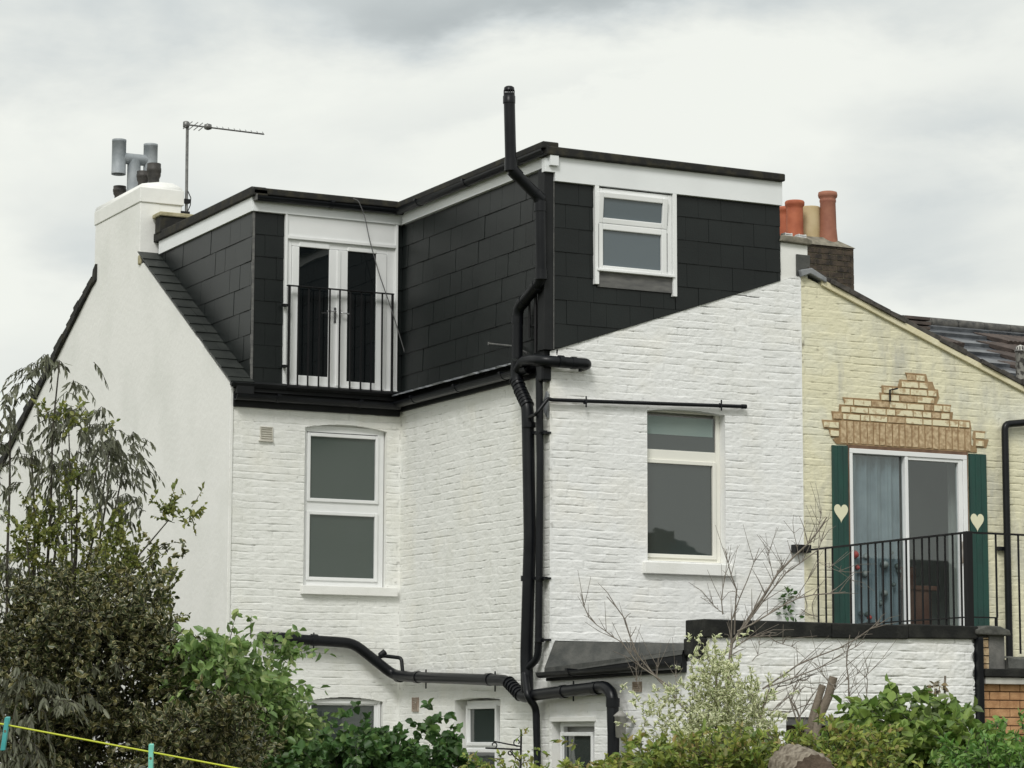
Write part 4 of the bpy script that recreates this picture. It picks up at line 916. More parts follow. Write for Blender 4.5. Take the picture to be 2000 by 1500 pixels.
# sliding door with room behind it
yd = (SD[0], SD[1], 2.62, 4.815)
mb = MB(); FA = A_
mb.box(A_, SD[0], SD[1], 4.765, 4.815, -.05, .025).box(A_, SD[0], SD[0]+.035, 2.62, 4.765, -.05, .024).box(A_, SD[1]-.05, SD[1], 2.62, 4.765, -.05, .024)
um = uY(1770, 1000, YA)[0]; mb.box(A_, um-.02, um+.02, 2.62, 4.765, -.05, .02)
mb.box(A_, SD[1]-.105, SD[1]-.052, 2.62, 4.762, -.05, .012).box(A_, um+.02, SD[1]-.05, 4.73, 4.764, -.05, .011)
sd = mb.build('sliding_door', UPVC, N, 0.004)
MB().box(A_, SD[0]+.03, um-.018, 2.62, 4.77, -.045, -.035).build('glass_pane', CLEAR, sd)
MB().box(A_, um+.018, SD[1]-.10, 2.62, 4.735, -.03, -.02).build('glass_pane', CLEAR, sd)
u, v = uY(1883, 1078, YA-.03); MB().box(A_, u-.035, u-.005, v-.12, v+.11, .01, .03).build('door_handle', mat('brown_handle', (0.12, 0.08, 0.05), (0.4, 0.38, 0.35), .5, 9, 3), sd, 0.004)
MB().box(A_, SD[0]-.02, SD[0], 2.62, 4.84, -.05, .012).box(A_, SD[0]-.02, SD[1]+.02, 4.815, 4.85, -.05, .014).box(A_, SD[1], SD[1]+.018, 2.62, 4.84, -.05, .012).build('timber_surround', mat('brown_timber', (0.11, 0.06, 0.035), (0.20, 0.12, 0.075), .7, 9, 4), N)
RM = Frame((0, YA, 0), (1, 0, 0), (0, 0, 1), (0, -1, 0))
ROOM = mat('dim_room_wall', (0.55, 0.54, 0.50), (0.62, 0.61, 0.57), .8, 2, 2)
mb = MB(); mb.box(RM, 15.3, 18.6, 2.45, 5.0, -1.55, -1.5).box(RM, 18.6, 18.7, 2.45, 5.0, -2.5, -.33).box(RM, 15.2, 15.3, 2.45, 5.0, -2.5, -.33).box(RM, 15.2, 18.7, 5.0, 5.1, -2.55, -.33).box(RM, 15.2, 18.7, 2.4, 2.45, -2.55, -.33); mb.build('room', ROOM, N)
mb = MB(); mb.box(RM, 15.15, SD[0]-.01, 2.5, 5.2, -.36, -.30).box(RM, SD[1]+.02, 18.7, 2.5, 5.2, -.36, -.30).box(RM, SD[0]-.01, SD[1]+.02, 4.87, 5.2, -.36, -.30); mb.build('room_lining', ROOM, N)
cu = MB(); n = 60; vs = []; 
for i in range(n+1):
    t = i/n; u = SD[0]+.06+t*.62; w_ = -.085+.022*math.sin(t*26)+.012*math.sin(t*61+1); vs += [RM.p(u, 2.6, w_*1.1), RM.p(u, 4.75, w_)]
vs = [q_ for q_ in vs]; cu.add(vs, [(2*i, 2*i+2, 2*i+3, 2*i+1) for i in range(n)], True)
cu.build('curtain', mat('pale_blue_voile', (0.20, 0.245, 0.28), (0.34, 0.39, 0.43), .8, 3, 3), N)
fm = MB(); rr = random.Random(31)
fm.box(RM, 16.72, 17.02, 2.5, 3.42, -.9, -.42).box(RM, 16.50, 17.10, 3.40, 3.45, -1.0, -.40).box(RM, 16.55, 16.95, 3.45, 3.66, -.8, -.6)
fm.build('furniture', mat('dark_wood_furniture', (0.20, 0.085, 0.06), (0.28, 0.14, 0.10), .5, 6, 4), N, 0.01)
fm = MB()
for i in range(16):
    x, z, r = rr.uniform(15.85, 16.35), rr.uniform(2.75, 3.75), rr.uniform(.02, .05)
    fm.lathe((x, YA+.058+rr.uniform(0, .01), z), [(r*.3, 0), (r, r*.6), (r*.9, r*1.3), (r*.3, r*1.9)], 7)
fm.build('hanging_ornaments', mat('dark_flower_ornament', (0.05, 0.07, 0.06), (0.16, 0.19, 0.19), .6, 6, 4), N)
RF_ = mat('red_flower', (0.26, 0.04, 0.035), None, .6)
for x, z, r in ((15.80, 3.68, .045), (15.83, 3.56, .03), (15.97, 3.05, .03), (15.92, 2.98, .022)):
    MB().lathe((x, YA+.058, z), [(r*.3, 0), (r, r*.6), (r*.9, r*1.3), (r*.3, r*1.9)], 8).build('red_flower', RF_, N)
# shutters with hearts
for a, b, zt_, hx, hy in ((15.485, 15.678, 4.835, 1643, 1000), (17.215, 17.437, 4.835, 1909, 1018)):
    mb = MB(); nb = 3
    for i in range(nb):
        x0, x1 = a+(b-a)*i/nb, a+(b-a)*(i+1)/nb; mb.box(A_, x0+.001, x1-.001, 2.65, zt_, 0, .026)
    sh = mb.build('shutter', GREEN, N, 0.003)
    hu, hv = uY(hx, hy, YA-.03); poly = []
    for i in range(32):
        t = 2*math.pi*i/32; x = 16*math.sin(t)**3; y_ = 13*math.cos(t)-5*math.cos(2*t)-2*math.cos(3*t)-math.cos(4*t)
        poly.append((hu+x*.0053, hv+.005+y_*(.0062 if y_ > 0 else .0068)))
    MB().prism(A_, poly[::-1], .024, .030).build('heart', HEART, sh)
# exposed brickwork over the door
eb, ey, em = MB(), MB(), MB(); rr = random.Random(77)
z0, z1 = 4.865, 5.095
em.prism(A_, [(15.55, 4.85), (17.33, 4.85), (17.33, 4.90), (17.26, 4.93), (17.26, 5.10), (15.585, 5.11), (15.585, 4.93), (15.5, 4.9)], .001, .006)
u = 15.60
while u < 17.22:
    w_ = rr.uniform(.055, .072); eb.prism(A_, [(u, z0), (u+w_, z0+rr.uniform(-.004, .004)), (u+w_+rr.uniform(-.004, .004), z1), (u+rr.uniform(-.004, .004), z1-.003)], .002, .011+rr.uniform(0, .005)); u += w_+.019
rows = [(5.105, 15.50, 17.24), (5.182, 15.60, 17.02), (5.259, 15.64, 17.00), (5.336, 16.10, 16.85), (5.413, 16.13, 16.83), (5.490, 16.36, 16.76), (5.567, 16.43, 16.68)]
def patch(rw, seed):
    rr = random.Random(seed)
    for i, (z, a, b) in enumerate(rw):
        em.prism(A_, [(a+rr.uniform(-.05, .04), z-.008), (b+rr.uniform(-.04, .05), z-.008), (b+.01, z+.085), (a-.01, z+.085)], .001, .0055+.0003*i)
        u = a+.015
        while u < b-.06:
            w_ = min(rr.choice((.205, .205, .10)), b-u-.012); 
            if w_ > .05: (ey if rr.random() < .82 else eb).prism(A_, [(u, z+.006+rr.uniform(-.002, .003)), (u+w_, z+.006), (u+w_, z+.064+rr.uniform(-.004, .003)), (u, z+.064+rr.uniform(-.004, .003))], .003, .014+rr.uniform(0, .004))
            u += w_+.018
patch(rows, 5)
patch([(4.925, 15.46, 15.585), (5.01, 15.38, 15.585)], 6); patch([(4.915, 17.30, 17.48), (5.0, 17.30, 17.44)], 7)
mm = MB(); mi = []
for j, q in enumerate((em, eb, ey)): mm.add(q.v, q.f); mi += [j]*len(q.f)
xo = mm.build('exposed_brickwork', MORTAR, N, 0.003, label='bare tan brick arch and stepped patch above the sliding door')
xo.data.materials.append(TANBRICK); xo.data.materials.append(OLDPAINT); xo.data.polygons.foreach_set('material_index', mi)
# rusty bracket and downpipe
p = onY(1738, 762, YA-.03); MB().tube([p+(0, 0, -.12), p+(0, 0, .0), p+(.08, -.03, .02)], .010, 6).build('rusty_bracket', BLACKM, N)
yp = [onY(2060, 824, YA-.07), onY(1966, 829, YA-.07), onY(1964, 850, YA-.07)]
xx = onY(1966, 1000, YA-.07)[0]; mb = MB(); mb.tube([(18.4, YA-.07, yp[0][2]+.03), (xx+.0, YA-.07, yp[1][2]), (xx, YA-.07, 2.62)], .038, 12, .06)
mb.box(FY(YA), xx-.1, xx+.03, 3.82, 3.86, 0, .05); mb.build('downpipe', BLACKP, N, label='black downpipe right of the shutters')
# balcony railing: from the party wall out over the extension, then right
xr = onY(1893, 1040, YE+.02)[0]; zt0 = onY(1590, 1074, YA)[2]; ztop = onY(1893, 1040, YE+.05)[2]
rl_o = MB().box(Frame((xr, 0, 0), (0, -1, 0), (0, 0, 1), (-1, 0, 0)), -YA, -YE-.05, ztop-.008, ztop+.008, -.02, .02).box(FY(YE+.05), xr-.02, 18.6, ztop-.008, ztop+.008, -.02, .02).build('balcony_railing', BLACKM, N, label='black iron balcony railing')
zb_ = onY(1890, 1205, YE+.05)[2]
MB().box(Frame((xr, 0, 0), (0, -1, 0), (0, 0, 1), (-1, 0, 0)), -YA+.3, -YE-.05, zb_-.006, zb_+.006, -.012, .012).box(FY(YE+.05), xr, xr+.31, zb_-.006, zb_+.006, -.012, .012).box(FY(YE+.05), xr+.30, xr+.32, zb_-.10, zb_+.006, -.012, .012).build('bottom_rail', BLACKM, rl_o)
MB().box(FY(YE+.05), xr-.03, xr+.035, 2.84, ztop+.01, -.03, .035).build('post', BLACKM, rl_o, 0.003)
MB().box(FY(YA), xr-.10, xr+.09, ztop-.02, ztop+.06, 0, .09).build('wall_bracket', BLACKM, rl_o, 0.004)
FR = Frame((xr, 0, 0), (0, -1, 0), (0, 0, 1), (-1, 0, 0))
for px in (1598, 1613, 1626.5, 1662, 1682, 1696, 1711, 1725, 1740, 1756, 1771, 1786, 1802, 1816, 1832, 1847, 1862, 1878):
    yy = onX(px, 1140, xr)[1]
    if yy < YA and yy > YE+.08: MB().box(FR, -yy-.007, -yy+.007, 2.66, ztop-.006, -.007, .007).build('baluster', BLACKM, rl_o)
for i, px in enumerate((1946, 1990, 2034, 2078)):
    u = onY(px, 1120, YE+.05)[0]; MB().box(FY(YE+.05), u-.007, u+.007, zb_ if i == 0 else 2.62, ztop-.006, -.007, .007).build('baluster', BLACKM, rl_o)

# neighbouring orange-brick extension
O = thing('orange_brick_extension', (15.16, YE, 0), 'single-storey orange brick extension right of the white garden wall', 'extension')
mb = MB(); bricks(mb, FY(YE+.02), 15.17, 18.6, 0.4, 2.36, 0, 41, ch=.078, bl=.23, jt=.010); mb.build('wall', ORBRICK, O, 0.002)
MB().box(FY(YE+.03), 15.17, 18.6, 0.0, 2.40, -.6, 0).build('mortar_core', ORMORT, O)
mb = MB(); bricks(mb, FY(YE-.005), 15.175, 15.26, 2.45, 2.76, .0, 44, ch=.074, bl=.23); mb.build('pier_brickwork', TANBRICK, O, 0.002)
MB().box(FY(YE+.03), 15.17, 15.45, 2.42, 2.79, -.3, .0).box(FY(YE), 15.262, 15.44, 2.44, 2.79, -.1, .01).build('pier', mat('grey_render', (0.09, 0.09, 0.085), (0.16, 0.155, 0.145), .85, 8, 5, .5, 40), O, 0.008)
mb = MB(); mb.prism(FY(YE), [(15.09, 2.785), (15.48, 2.78), (15.47, 2.83), (15.36, 2.865), (15.22, 2.87), (15.09, 2.83)], -.3, .06); mb.build('pier_cap', mat('dark_cement', (0.05, 0.05, 0.045), (0.10, 0.10, 0.09), .9, 10, 5, .8, 40), O, 0.012)
MB().box(FY(YE), 15.17, 18.6, 2.40, 2.475, -.3, .07).build('roof_edge', COPING, O, 0.008)
MB().box(FY(YE), 15.19, 18.6, 2.335, 2.395, .0, .045).build('white_batten', mat('weathered_white_wood', (0.42, 0.41, 0.38), (0.55, 0.54, 0.5), .7, 8, 4), O, 0.004)
MB().prism(Frame((0, 0, 0), (1, 0, 0), (0, 1, 0), (0, 0, 1)), [(15.45, YE-.02), (18.6, YE-.02), (18.6, YA), (15.45, YA)], 2.47, 2.56).build('flat_roof', LEADDARK, O)
mb = MB(); rr = random.Random(9); vs = []
for i in range(20):
    u = 15.44+i*.12
    vs += [(u, YE-.06, 2.48), (u, YE-.06+.02*rr.random(), 2.58+rr.uniform(-.015, .015)), (u, YE+.25, 2.60+rr.uniform(-.015, .02))]
mb.add(vs, [(3*i+a, 3*i+3+a, 3*i+4+a, 3*i+1+a) for i in range(19) for a in (0, 1)]); mb.build('felt_upstand', LEADDARK, O)

# tile-hung neighbour at the left edge
NB = thing('brown_tiled_outbuilding', (6, 27, 0), 'dark brown tiled roof of a building at the left edge of the photo', 'building')
pe = onY(26, 1000, 27.6); xe = pe[0]; zt_ = onY(10, 925, 27.6)[2]
TF2 = Frame((0, 27.6, 0), (1, 0, 0), (0, .35, .937), (0, -.937, .35))
slates('tiled_slope', TF2, xe-4.0, xe, 2.2, 4.75, mat('dark_brown_tile', (0.035, 0.028, 0.024), (0.085, 0.066, 0.055), .8, 6, 5, .5, 50), NB, tw=.165, th=.11, seed=66, lift=.03)
MB().box(FY(27.8), xe-4.0, xe-.05, 0, 2.3, -3, 0).prism(FX(xe-.02), [(-27.65, 2.1), (-29.2, 4.40), (-31, 2.1)], .0, .3).prism(FX(xe-4.0), [(-27.65, 2.1), (-29.2, 4.40), (-31, 2.1)], -.3, 0).build('wall', SOOTBRICK, NB)
MB().prism(FX(xe), [(-27.62, 2.15), (-29.22, 4.42), (-31.0, 2.1), (-31, 2.0), (-29.2, 4.3), (-27.6, 2.05)], .03, 4.0).build('roof_deck', SOOTBRICK, NB)

# ================================================================== FOLIAGE
rng = np.random.default_rng(7)
def norm(v): return v/(np.linalg.norm(v, axis=-1, keepdims=True)+1e-9)
def leaves(name, pos, dirs, length, width, matl, parent, fold=0.25, curl=0.15, jitter=0.35, shape=0.5, nbias=0.6):
    """one mesh of folded six-point leaves; pos/dirs (n,3), length scalar or array"""
    n = len(pos); L = length*(1+jitter*(rng.random(n)-.5)*2); Wd = width*L/length
    d = norm(dirs); up = norm(rng.normal(size=(n, 3))+np.array([0, 0, nbias*2]) + np.array([-.3, -.6, 0])*nbias)
    s = norm(np.cross(d, up)); nr = np.cross(s, d)
    L, Wd = L[:, None], Wd[:, None]
    b = pos; t = pos+d*L-nr*L*curl
    c1, c2 = shape*.62, min(shape*1.35, .86)
    def side(c, sg, wf): return pos+d*L*c+s*Wd*.5*sg*wf+nr*Wd*fold-nr*L*curl*c*c
    V = np.stack([b, side(c1, 1, 1), side(c2, 1, .78), t, side(c2, -1, .78), side(c1, -1, 1)], 1).reshape(-1, 3)
    i = np.arange(n)[:, None]*6; Q = np.concatenate([i+np.array([0, 1, 2, 3]), i+np.array([0, 3, 4, 5])], 1).reshape(-1, 4)
    me = quads_mesh(name, V, Q, True)
    r = np.repeat(rng.random(n), 6).astype(np.float32); a = me.attributes.new('rnd', 'FLOAT', 'POINT'); a.data.foreach_set('value', r)
    a = me.attributes.new('rim', 'FLOAT', 'POINT'); a.data.foreach_set('value', np.tile([0, 1, 1, 0.6, 1, 1], n).astype(np.float32))
    me.materials.append(matl); return link(name, me, parent)
def sample(blobs, n, shell=.5, clump=0, cr_=.12):
    if clump:
        P, D = _sample(blobs, max(1, n//clump), shell); P = np.repeat(P, clump, 0); D = np.repeat(D, clump, 0)
        return P+rng.normal(size=P.shape)*cr_*np.array([1, 1, .8]), D
    return _sample(blobs, n, shell)
def _sample(blobs, n, shell=.5):
    """points in ellipsoids: (px, py, rx_px, ry_px, distance, depth radius in m[, weight])"""
    w = np.array([b[2]*b[3]*(b[6] if len(b) > 6 else 1) for b in blobs], float); w /= w.sum()
    k = rng.choice(len(blobs), n, p=w); v = norm(rng.normal(size=(n, 3))); r = rng.random(n)**shell
    C = np.array([at(b[0], b[1], b[4]) for b in blobs]); sx = np.array([b[2]*b[4]/FPX for b in blobs]); sy = np.array([b[3]*b[4]/FPX for b in blobs]); sz = np.array([b[5] for b in blobs])
    o = v*r[:, None]; P = C[k]+np.outer(o[:, 0]*sx[k], CR)+np.outer(o[:, 1]*sy[k], CU)+np.outer(o[:, 2]*sz[k], CF)
    out_ = norm(np.outer(v[:, 0], CR)+np.outer(v[:, 1], CU)+np.outer(v[:, 2], CF)); return P, out_
def twigged(P, D, tl, m, spread, droop, ld_droop):
    """m leaves along each twig of length tl"""
    n = len(P); t = np.tile(np.linspace(.1, 1, m), n); I = np.repeat(np.arange(n), m)
    Lt = tl*(0.6+.8*rng.random(n)); d = norm(D+rng.normal(size=(n, 3))*.5)
    pos = P[I]+d[I]*(Lt[I]*t)[:, None]-np.array([0, 0, 1.])*(droop*Lt[I]*t*t)[:, None]
    ld = norm(d[I]*.7+rng.normal(size=(n*m, 3))*spread-np.array([0, 0, 1.])*ld_droop)
    twig = np.stack([P, P+d*(Lt*.5)[:, None]-np.array([0, 0, 1.])*(droop*Lt*.25)[:, None], P+d*Lt[:, None]-np.array([0, 0, 1.])*(droop*Lt)[:, None]], 1)
    return pos, ld, twig
def twig_mesh(name, paths, r, matl, parent):
    """many thin three-sided twigs in one mesh, paths (n,k,3)"""
    n, k, _ = paths.shape; a = np.array([1., 0, 0]); b = np.array([0, 1., .0]); c = np.array([0, 0, 1.])
    rr_ = np.linspace(r, r*.4, k)[None, :, None]
    ring = np.stack([paths+rr_*(a*.8+c*.3), paths+rr_*(b*.8-c*.6), paths+rr_*(-a*.8+c*.4)], 2).reshape(-1, 3)
    base = (np.arange(n)[:, None]*k+np.arange(k-1)[None])*3; base = base.reshape(-1, 1)
    q = np.concatenate([base+np.array([j, (j+1) % 3, 3+(j+1) % 3, 3+j]) for j in range(3)], 0)
    me = quads_mesh(name, ring, q, True); me.materials.append(matl); return link(name, me, parent)
def limbs(name, base, tips, r0, matl, parent, seed=0, wig=.06, mid=None):
    rr = random.Random(seed); mb = MB()
    for tp in tips:
        tp = np.array(tp); pts = []
        m_ = base*.5+tp*.5 if mid is None else mid*.6+tp*.4*1.0
        for i in range(8):
            t = i/7; p = (1-t)**2*base+2*t*(1-t)*(np.array([base[0]*.6+tp[0]*.4, base[1]*.6+tp[1]*.4, base[2]*.35+tp[2]*.65]))+t*t*tp
            pts.append(p+np.array([rr.uniform(-wig, wig), rr.uniform(-wig, wig), rr.uniform(-wig, wig)*.5])*(t*(1-t)*4*.5+.1))
        mb.tube(pts, r0, 7, None, True, r0*.25)
    return mb.build(name, matl, parent)
def foot(px, d):
    p = at(px, 1600, d); p[2] = 0.0; return p
def down(blobs_x, d, dr, y0=1560, n=5, ry=130):    # continue a bush down to the ground, below the frame
    return [(x, y0+i*ry*1.1, rx_, ry, d, dr, .22) for x, rx_ in blobs_x for i in range(n)]

LF = dict(
 olive=mat_leaf('grey_olive_leaf', [(0.10, 0.11, 0.068), (0.165, 0.175, 0.115), (0.075, 0.08, 0.055), (0.25, 0.26, 0.18)], None, .5, .3),
 holly=mat_leaf('variegated_holly_leaf', [(0.036, 0.050, 0.018), (0.066, 0.080, 0.028), (0.040, 0.050, 0.022), (0.14, 0.125, 0.04)], (0.38, 0.35, 0.19), .38, .15, .84),
 lime=mat_leaf('yellow_green_leaf', [(0.14, 0.185, 0.04), (0.26, 0.28, 0.07), (0.085, 0.12, 0.03), (0.36, 0.35, 0.11)], None, .4, .35),
 green=mat_leaf('mid_green_leaf', [(0.13, 0.215, 0.06), (0.22, 0.34, 0.10), (0.16, 0.26, 0.095), (0.42, 0.50, 0.20)], None, .42, .38),
 dark=mat_leaf('dark_green_leaf', [(0.050, 0.115, 0.032), (0.085, 0.18, 0.05), (0.035, 0.075, 0.025), (0.14, 0.24, 0.065)], None, .45, .32),
 euon=mat_leaf('cream_edged_leaf', [(0.20, 0.29, 0.09), (0.33, 0.42, 0.15), (0.52, 0.56, 0.28), (0.17, 0.23, 0.075)], (0.80, 0.81, 0.58), .45, .35, .55),
 hedge=mat_leaf('hedge_leaf', [(0.15, 0.235, 0.05), (0.25, 0.33, 0.07), (0.37, 0.40, 0.09), (0.11, 0.17, 0.05), (0.40, 0.31, 0.12)], None, .45, .38),
 fern=mat_leaf('fern_green_leaf', [(0.09, 0.21, 0.05), (0.16, 0.32, 0.07), (0.24, 0.38, 0.09), (0.08, 0.15, 0.045)], None, .45, .38),
 ivy=mat_leaf('broad_green_leaf', [(0.10, 0.18, 0.04), (0.17, 0.27, 0.055), (0.25, 0.34, 0.08), (0.09, 0.125, 0.05)], None, .38, .32))

def shrub(name, label, cat, base, blobs, n, m, tl, ll, lw_, lm, *, shell=.5, spread=.6, droop=.3, ldroop=.3, stems=8, sr=.02, bark=DARKBARK, fold=.25, curl=.15, shape=.5, up=.4, tw=True, group=None, seed=0, nbias=.6, extra=None, clump=7, cr_=.07):
    T = thing(name, base, label, cat, group)
    P, D = sample(blobs, n, shell, clump, cr_); D = norm(D+rng.normal(size=D.shape)*.35+np.array([0, 0, up]))
    ok = P[:, 2] > .05; P, D = P[ok], D[ok]
    pos, ld, twg = twigged(P, D, tl, m, spread, droop, ldroop)
    leaves('crown', pos, ld, ll, lw_, lm, T, fold=fold, curl=curl, shape=shape, nbias=nbias)
    if tw: twig_mesh('twigs', twg, .0035, bark, T)
    tips = [P[i] for i in rng.choice(len(P), stems)]
    limbs('trunk', np.array(base, float), tips, sr, bark, T, seed)
    if extra: extra(T)
    return T

# 1 weeping grey-leaved tree at the left
d1 = 17.5
eb_ = [(110, 735, 50, 26, d1, .3, .30), (50, 790, 55, 35, d1, .3, .40), (200, 725, 26, 18, d1, .2, .3), (165, 850, 48, 50, d1, .35, 1.5), (215, 880, 42, 60, d1, .35, 1.5), (120, 900, 60, 45, d1, .4, .8), (20, 870, 50, 60, d1, .4, 1.0), (200, 960, 45, 30, d1, .3, 1.0),
       (60, 930, 60, 40, d1, .4, .6), (250, 1000, 26, 22, d1, .2, .6), (215, 1050, 55, 26, d1, .3, .6), (95, 1050, 90, 40, d1, .4, .35), (30, 1130, 90, 60, d1, .4, .8), (180, 1140, 90, 50, d1, .4, .6), (100, 1240, 150, 70, d1, .5, .6), (275, 1040, 22, 30, d1, .2, .5),
       (75, 1370, 90, 50, 15.6, .2, .5), (30, 1440, 70, 50, 15.6, .2, .6), (180, 1320, 50, 26, 15.7, .2, .4), (40, 1480, 120, 70, d1, .6, .5), (-90, 1100, 100, 240, d1, .6, .6)]
def e_extra(T):
    mb = MB(); b0_ = foot(60, d1)
    for tip, w_ in (((120, 980), .03), ((195, 1090), .026), ((215, 940), .02), ((20, 800), .02), ((60, 860), .022)):
        t_ = at(tip[0], tip[1], d1+rng.uniform(-.2, .2)); pts = []
        for i in range(9):
            t = i/8; q = b0_*(1-t)+t_*t+np.array([.12*math.sin(t*5+tip[0]), .1*math.sin(t*4), 0])*(t*(1-t)*2); pts.append(q)
        mb.tube(pts, w_, 8, None, True, .006)
    mb.build('branches', DARKBARK, T)
shrub('weeping_tree', 'tall weeping tree with grey-olive hanging leaves before the rendered gable', 'tree', foot(60, d1), eb_, 860, 9, .16, .064, .0155, LF['olive'],
      spread=.5, droop=.8, ldroop=2.0, stems=16, sr=.018, up=.7, shell=.42, fold=.1, curl=.1, nbias=0.0, extra=e_extra, seed=1)
# sparse weeping sprays at its top
# 2 variegated holly, dark with pale rims
d2 = 16.3
hb_ = [(250, 1330, 150, 110, d2, .5), (150, 1450, 190, 90, d2, .5), (385, 1440, 85, 55, 15.5, .2, 1.5), (370, 1410, 90, 60, d2, .45), (130, 1185, 110, 50, d2, .4, .9), (60, 1270, 110, 60, d2, .4, .9), (230, 1260, 90, 50, d2, .4, 1.0), (320, 1280, 50, 35, d2, .3, .8), (260, 1200, 60, 70, d2, .3, .7), (420, 1460, 90, 70, d2, .4), (90, 1340, 110, 90, d2, .4, .9), (20, 1440, 80, 80, d2, .4), (300, 1110, 26, 60, d2, .2, .5), (160, 1220, 110, 70, d2, .4, .8)]
shrub('variegated_holly', 'large dark holly with pale-rimmed leaves behind the yellow clothesline', 'shrub', foot(240, d2), hb_+down([(250, 230)], d2, .5), 4300, 9, .13, .038, .024, LF['holly'],
      stems=14, spread=.8, droop=.1, ldroop=.0, up=.3, shell=.45, shape=.5, fold=.2, seed=2)
# 3 yellow-green sprigs of an evergreen growing through
d3 = 17.2
lb_ = [(345, 1005, 14, 14, d3, .1, 1.8), (318, 1022, 20, 16, d3, .1, 1.2), (210, 1045, 34, 30, d3, .25), (75, 1060, 45, 55, d3, .25), (150, 940, 45, 26, d3, .2, .8), (290, 1150, 26, 40, d3, .2), (235, 1120, 60, 50, d3, .3, .7), (160, 1120, 60, 60, d3, .3, .7), (90, 1240, 60, 45, d3, .3, .6), (140, 830, 30, 14, d3, .15, .35), (120, 1010, 60, 40, d3, .3, .6), (320, 1065, 18, 12, d3, .1, 1.5), (300, 1215, 40, 22, d3, .2, 1.)]
def l_extra(T):
    mb = MB()
    for a, b, c in (((150, 1200), (250, 1110), (330, 1015)), ((120, 1240), (220, 1150), (318, 1066)), ((140, 1200), (150, 1050), (150, 930)), ((180, 1260), (270, 1190), (335, 1160)), ((200, 1330), (330, 1270), (380, 1250))):
        mb.tube([at(*a, d3), at(*b, d3), at(*c, d3)], .014, 6, .1, True, .004)
    mb.build('branches', DARKBARK, T)
shrub('yellow_green_evergreen', 'sparse yellow-green evergreen with upward sprigs tangled through the weeping tree', 'shrub', foot(150, d3), lb_, 430, 11, .11, .033, .020, LF['lime'],
      stems=10, sr=.015, spread=.75, droop=-.1, ldroop=-.25, up=1.0, extra=l_extra, seed=3)
# 4 fresh green shrub
d4 = 18.6
gb_ = [(420, 1310, 70, 34, 16.1, .25), (500, 1365, 90, 45, d4, .5), (375, 1300, 34, 24, 16.1, .2, .8), (535, 1440, 70, 60, d4, .5), (480, 1420, 80, 70, d4, .5), (540, 1295, 14, 30, d4, .1, .8), (570, 1305, 24, 16, d4, .1, .5), (440, 1295, 34, 14, d4, .2, .7), (580, 1420, 22, 25, d4, .2, .7)]
shrub('leafy_green_shrub', 'fresh mid-green shrub below the left end of the low drain pipe', 'shrub', foot(500, d4), gb_+down([(520, 150)], d4, .5), 1700, 8, .2, .062, .036, LF['green'],
      spread=.7, droop=.35, ldroop=.55, stems=12, sr=.018, up=.5, seed=4)
# 5 darker palmate shrub
d5 = 18.0
db_ = [(700, 1480, 100, 38, d5, .4), (815, 1478, 60, 34, d5, .4), (640, 1515, 80, 26, d5, .4), (770, 1520, 110, 40, d5, .4), (845, 1440, 26, 18, d5, .2, .8), (785, 1420, 16, 12, d5, .1, .7), (868, 1480, 18, 26, d5, .15, .8)]
shrub('dark_maple_shrub', 'dark green maple-leaved shrub in front of the low kitchen window', 'shrub', foot(730, d5), db_+down([(740, 150)], d5, .45), 1250, 8, .13, .058, .044, LF['dark'],
      spread=.85, droop=.25, ldroop=.35, stems=12, sr=.016, up=.35, shape=.55, seed=5)
# 6 variegated euonymus
d6 = 17.4
ub_ = [(1384, 1318, 18, 34, d6, .12, 1.3), (1400, 1345, 34, 40, d6, .2, 1.2), (1460, 1362, 34, 24, d6, .2, 1.1), (1330, 1368, 26, 14, d6, .15, .9), (1242, 1374, 26, 10, d6, .12, .9), (1285, 1400, 22, 14, d6, .15), (1340, 1425, 60, 28, d6, .3), (1440, 1425, 60, 28, d6, .3, 1.2), (1285, 1442, 30, 14, d6, .2, .9), (1392, 1272, 9, 12, d6, .08, 1.3), (1470, 1395, 30, 20, d6, .2)]
shrub('cream_variegated_shrub', 'pale cream-and-green variegated shrub below the black parapet corner', 'shrub', foot(1380, d6), ub_+down([(1380, 90)], d6, .3, 1500), 1900, 9, .07, .030, .015, LF['euon'],
      spread=.8, droop=.0, ldroop=-.1, up=.8, stems=12, sr=.014, bark=BARK, seed=6)
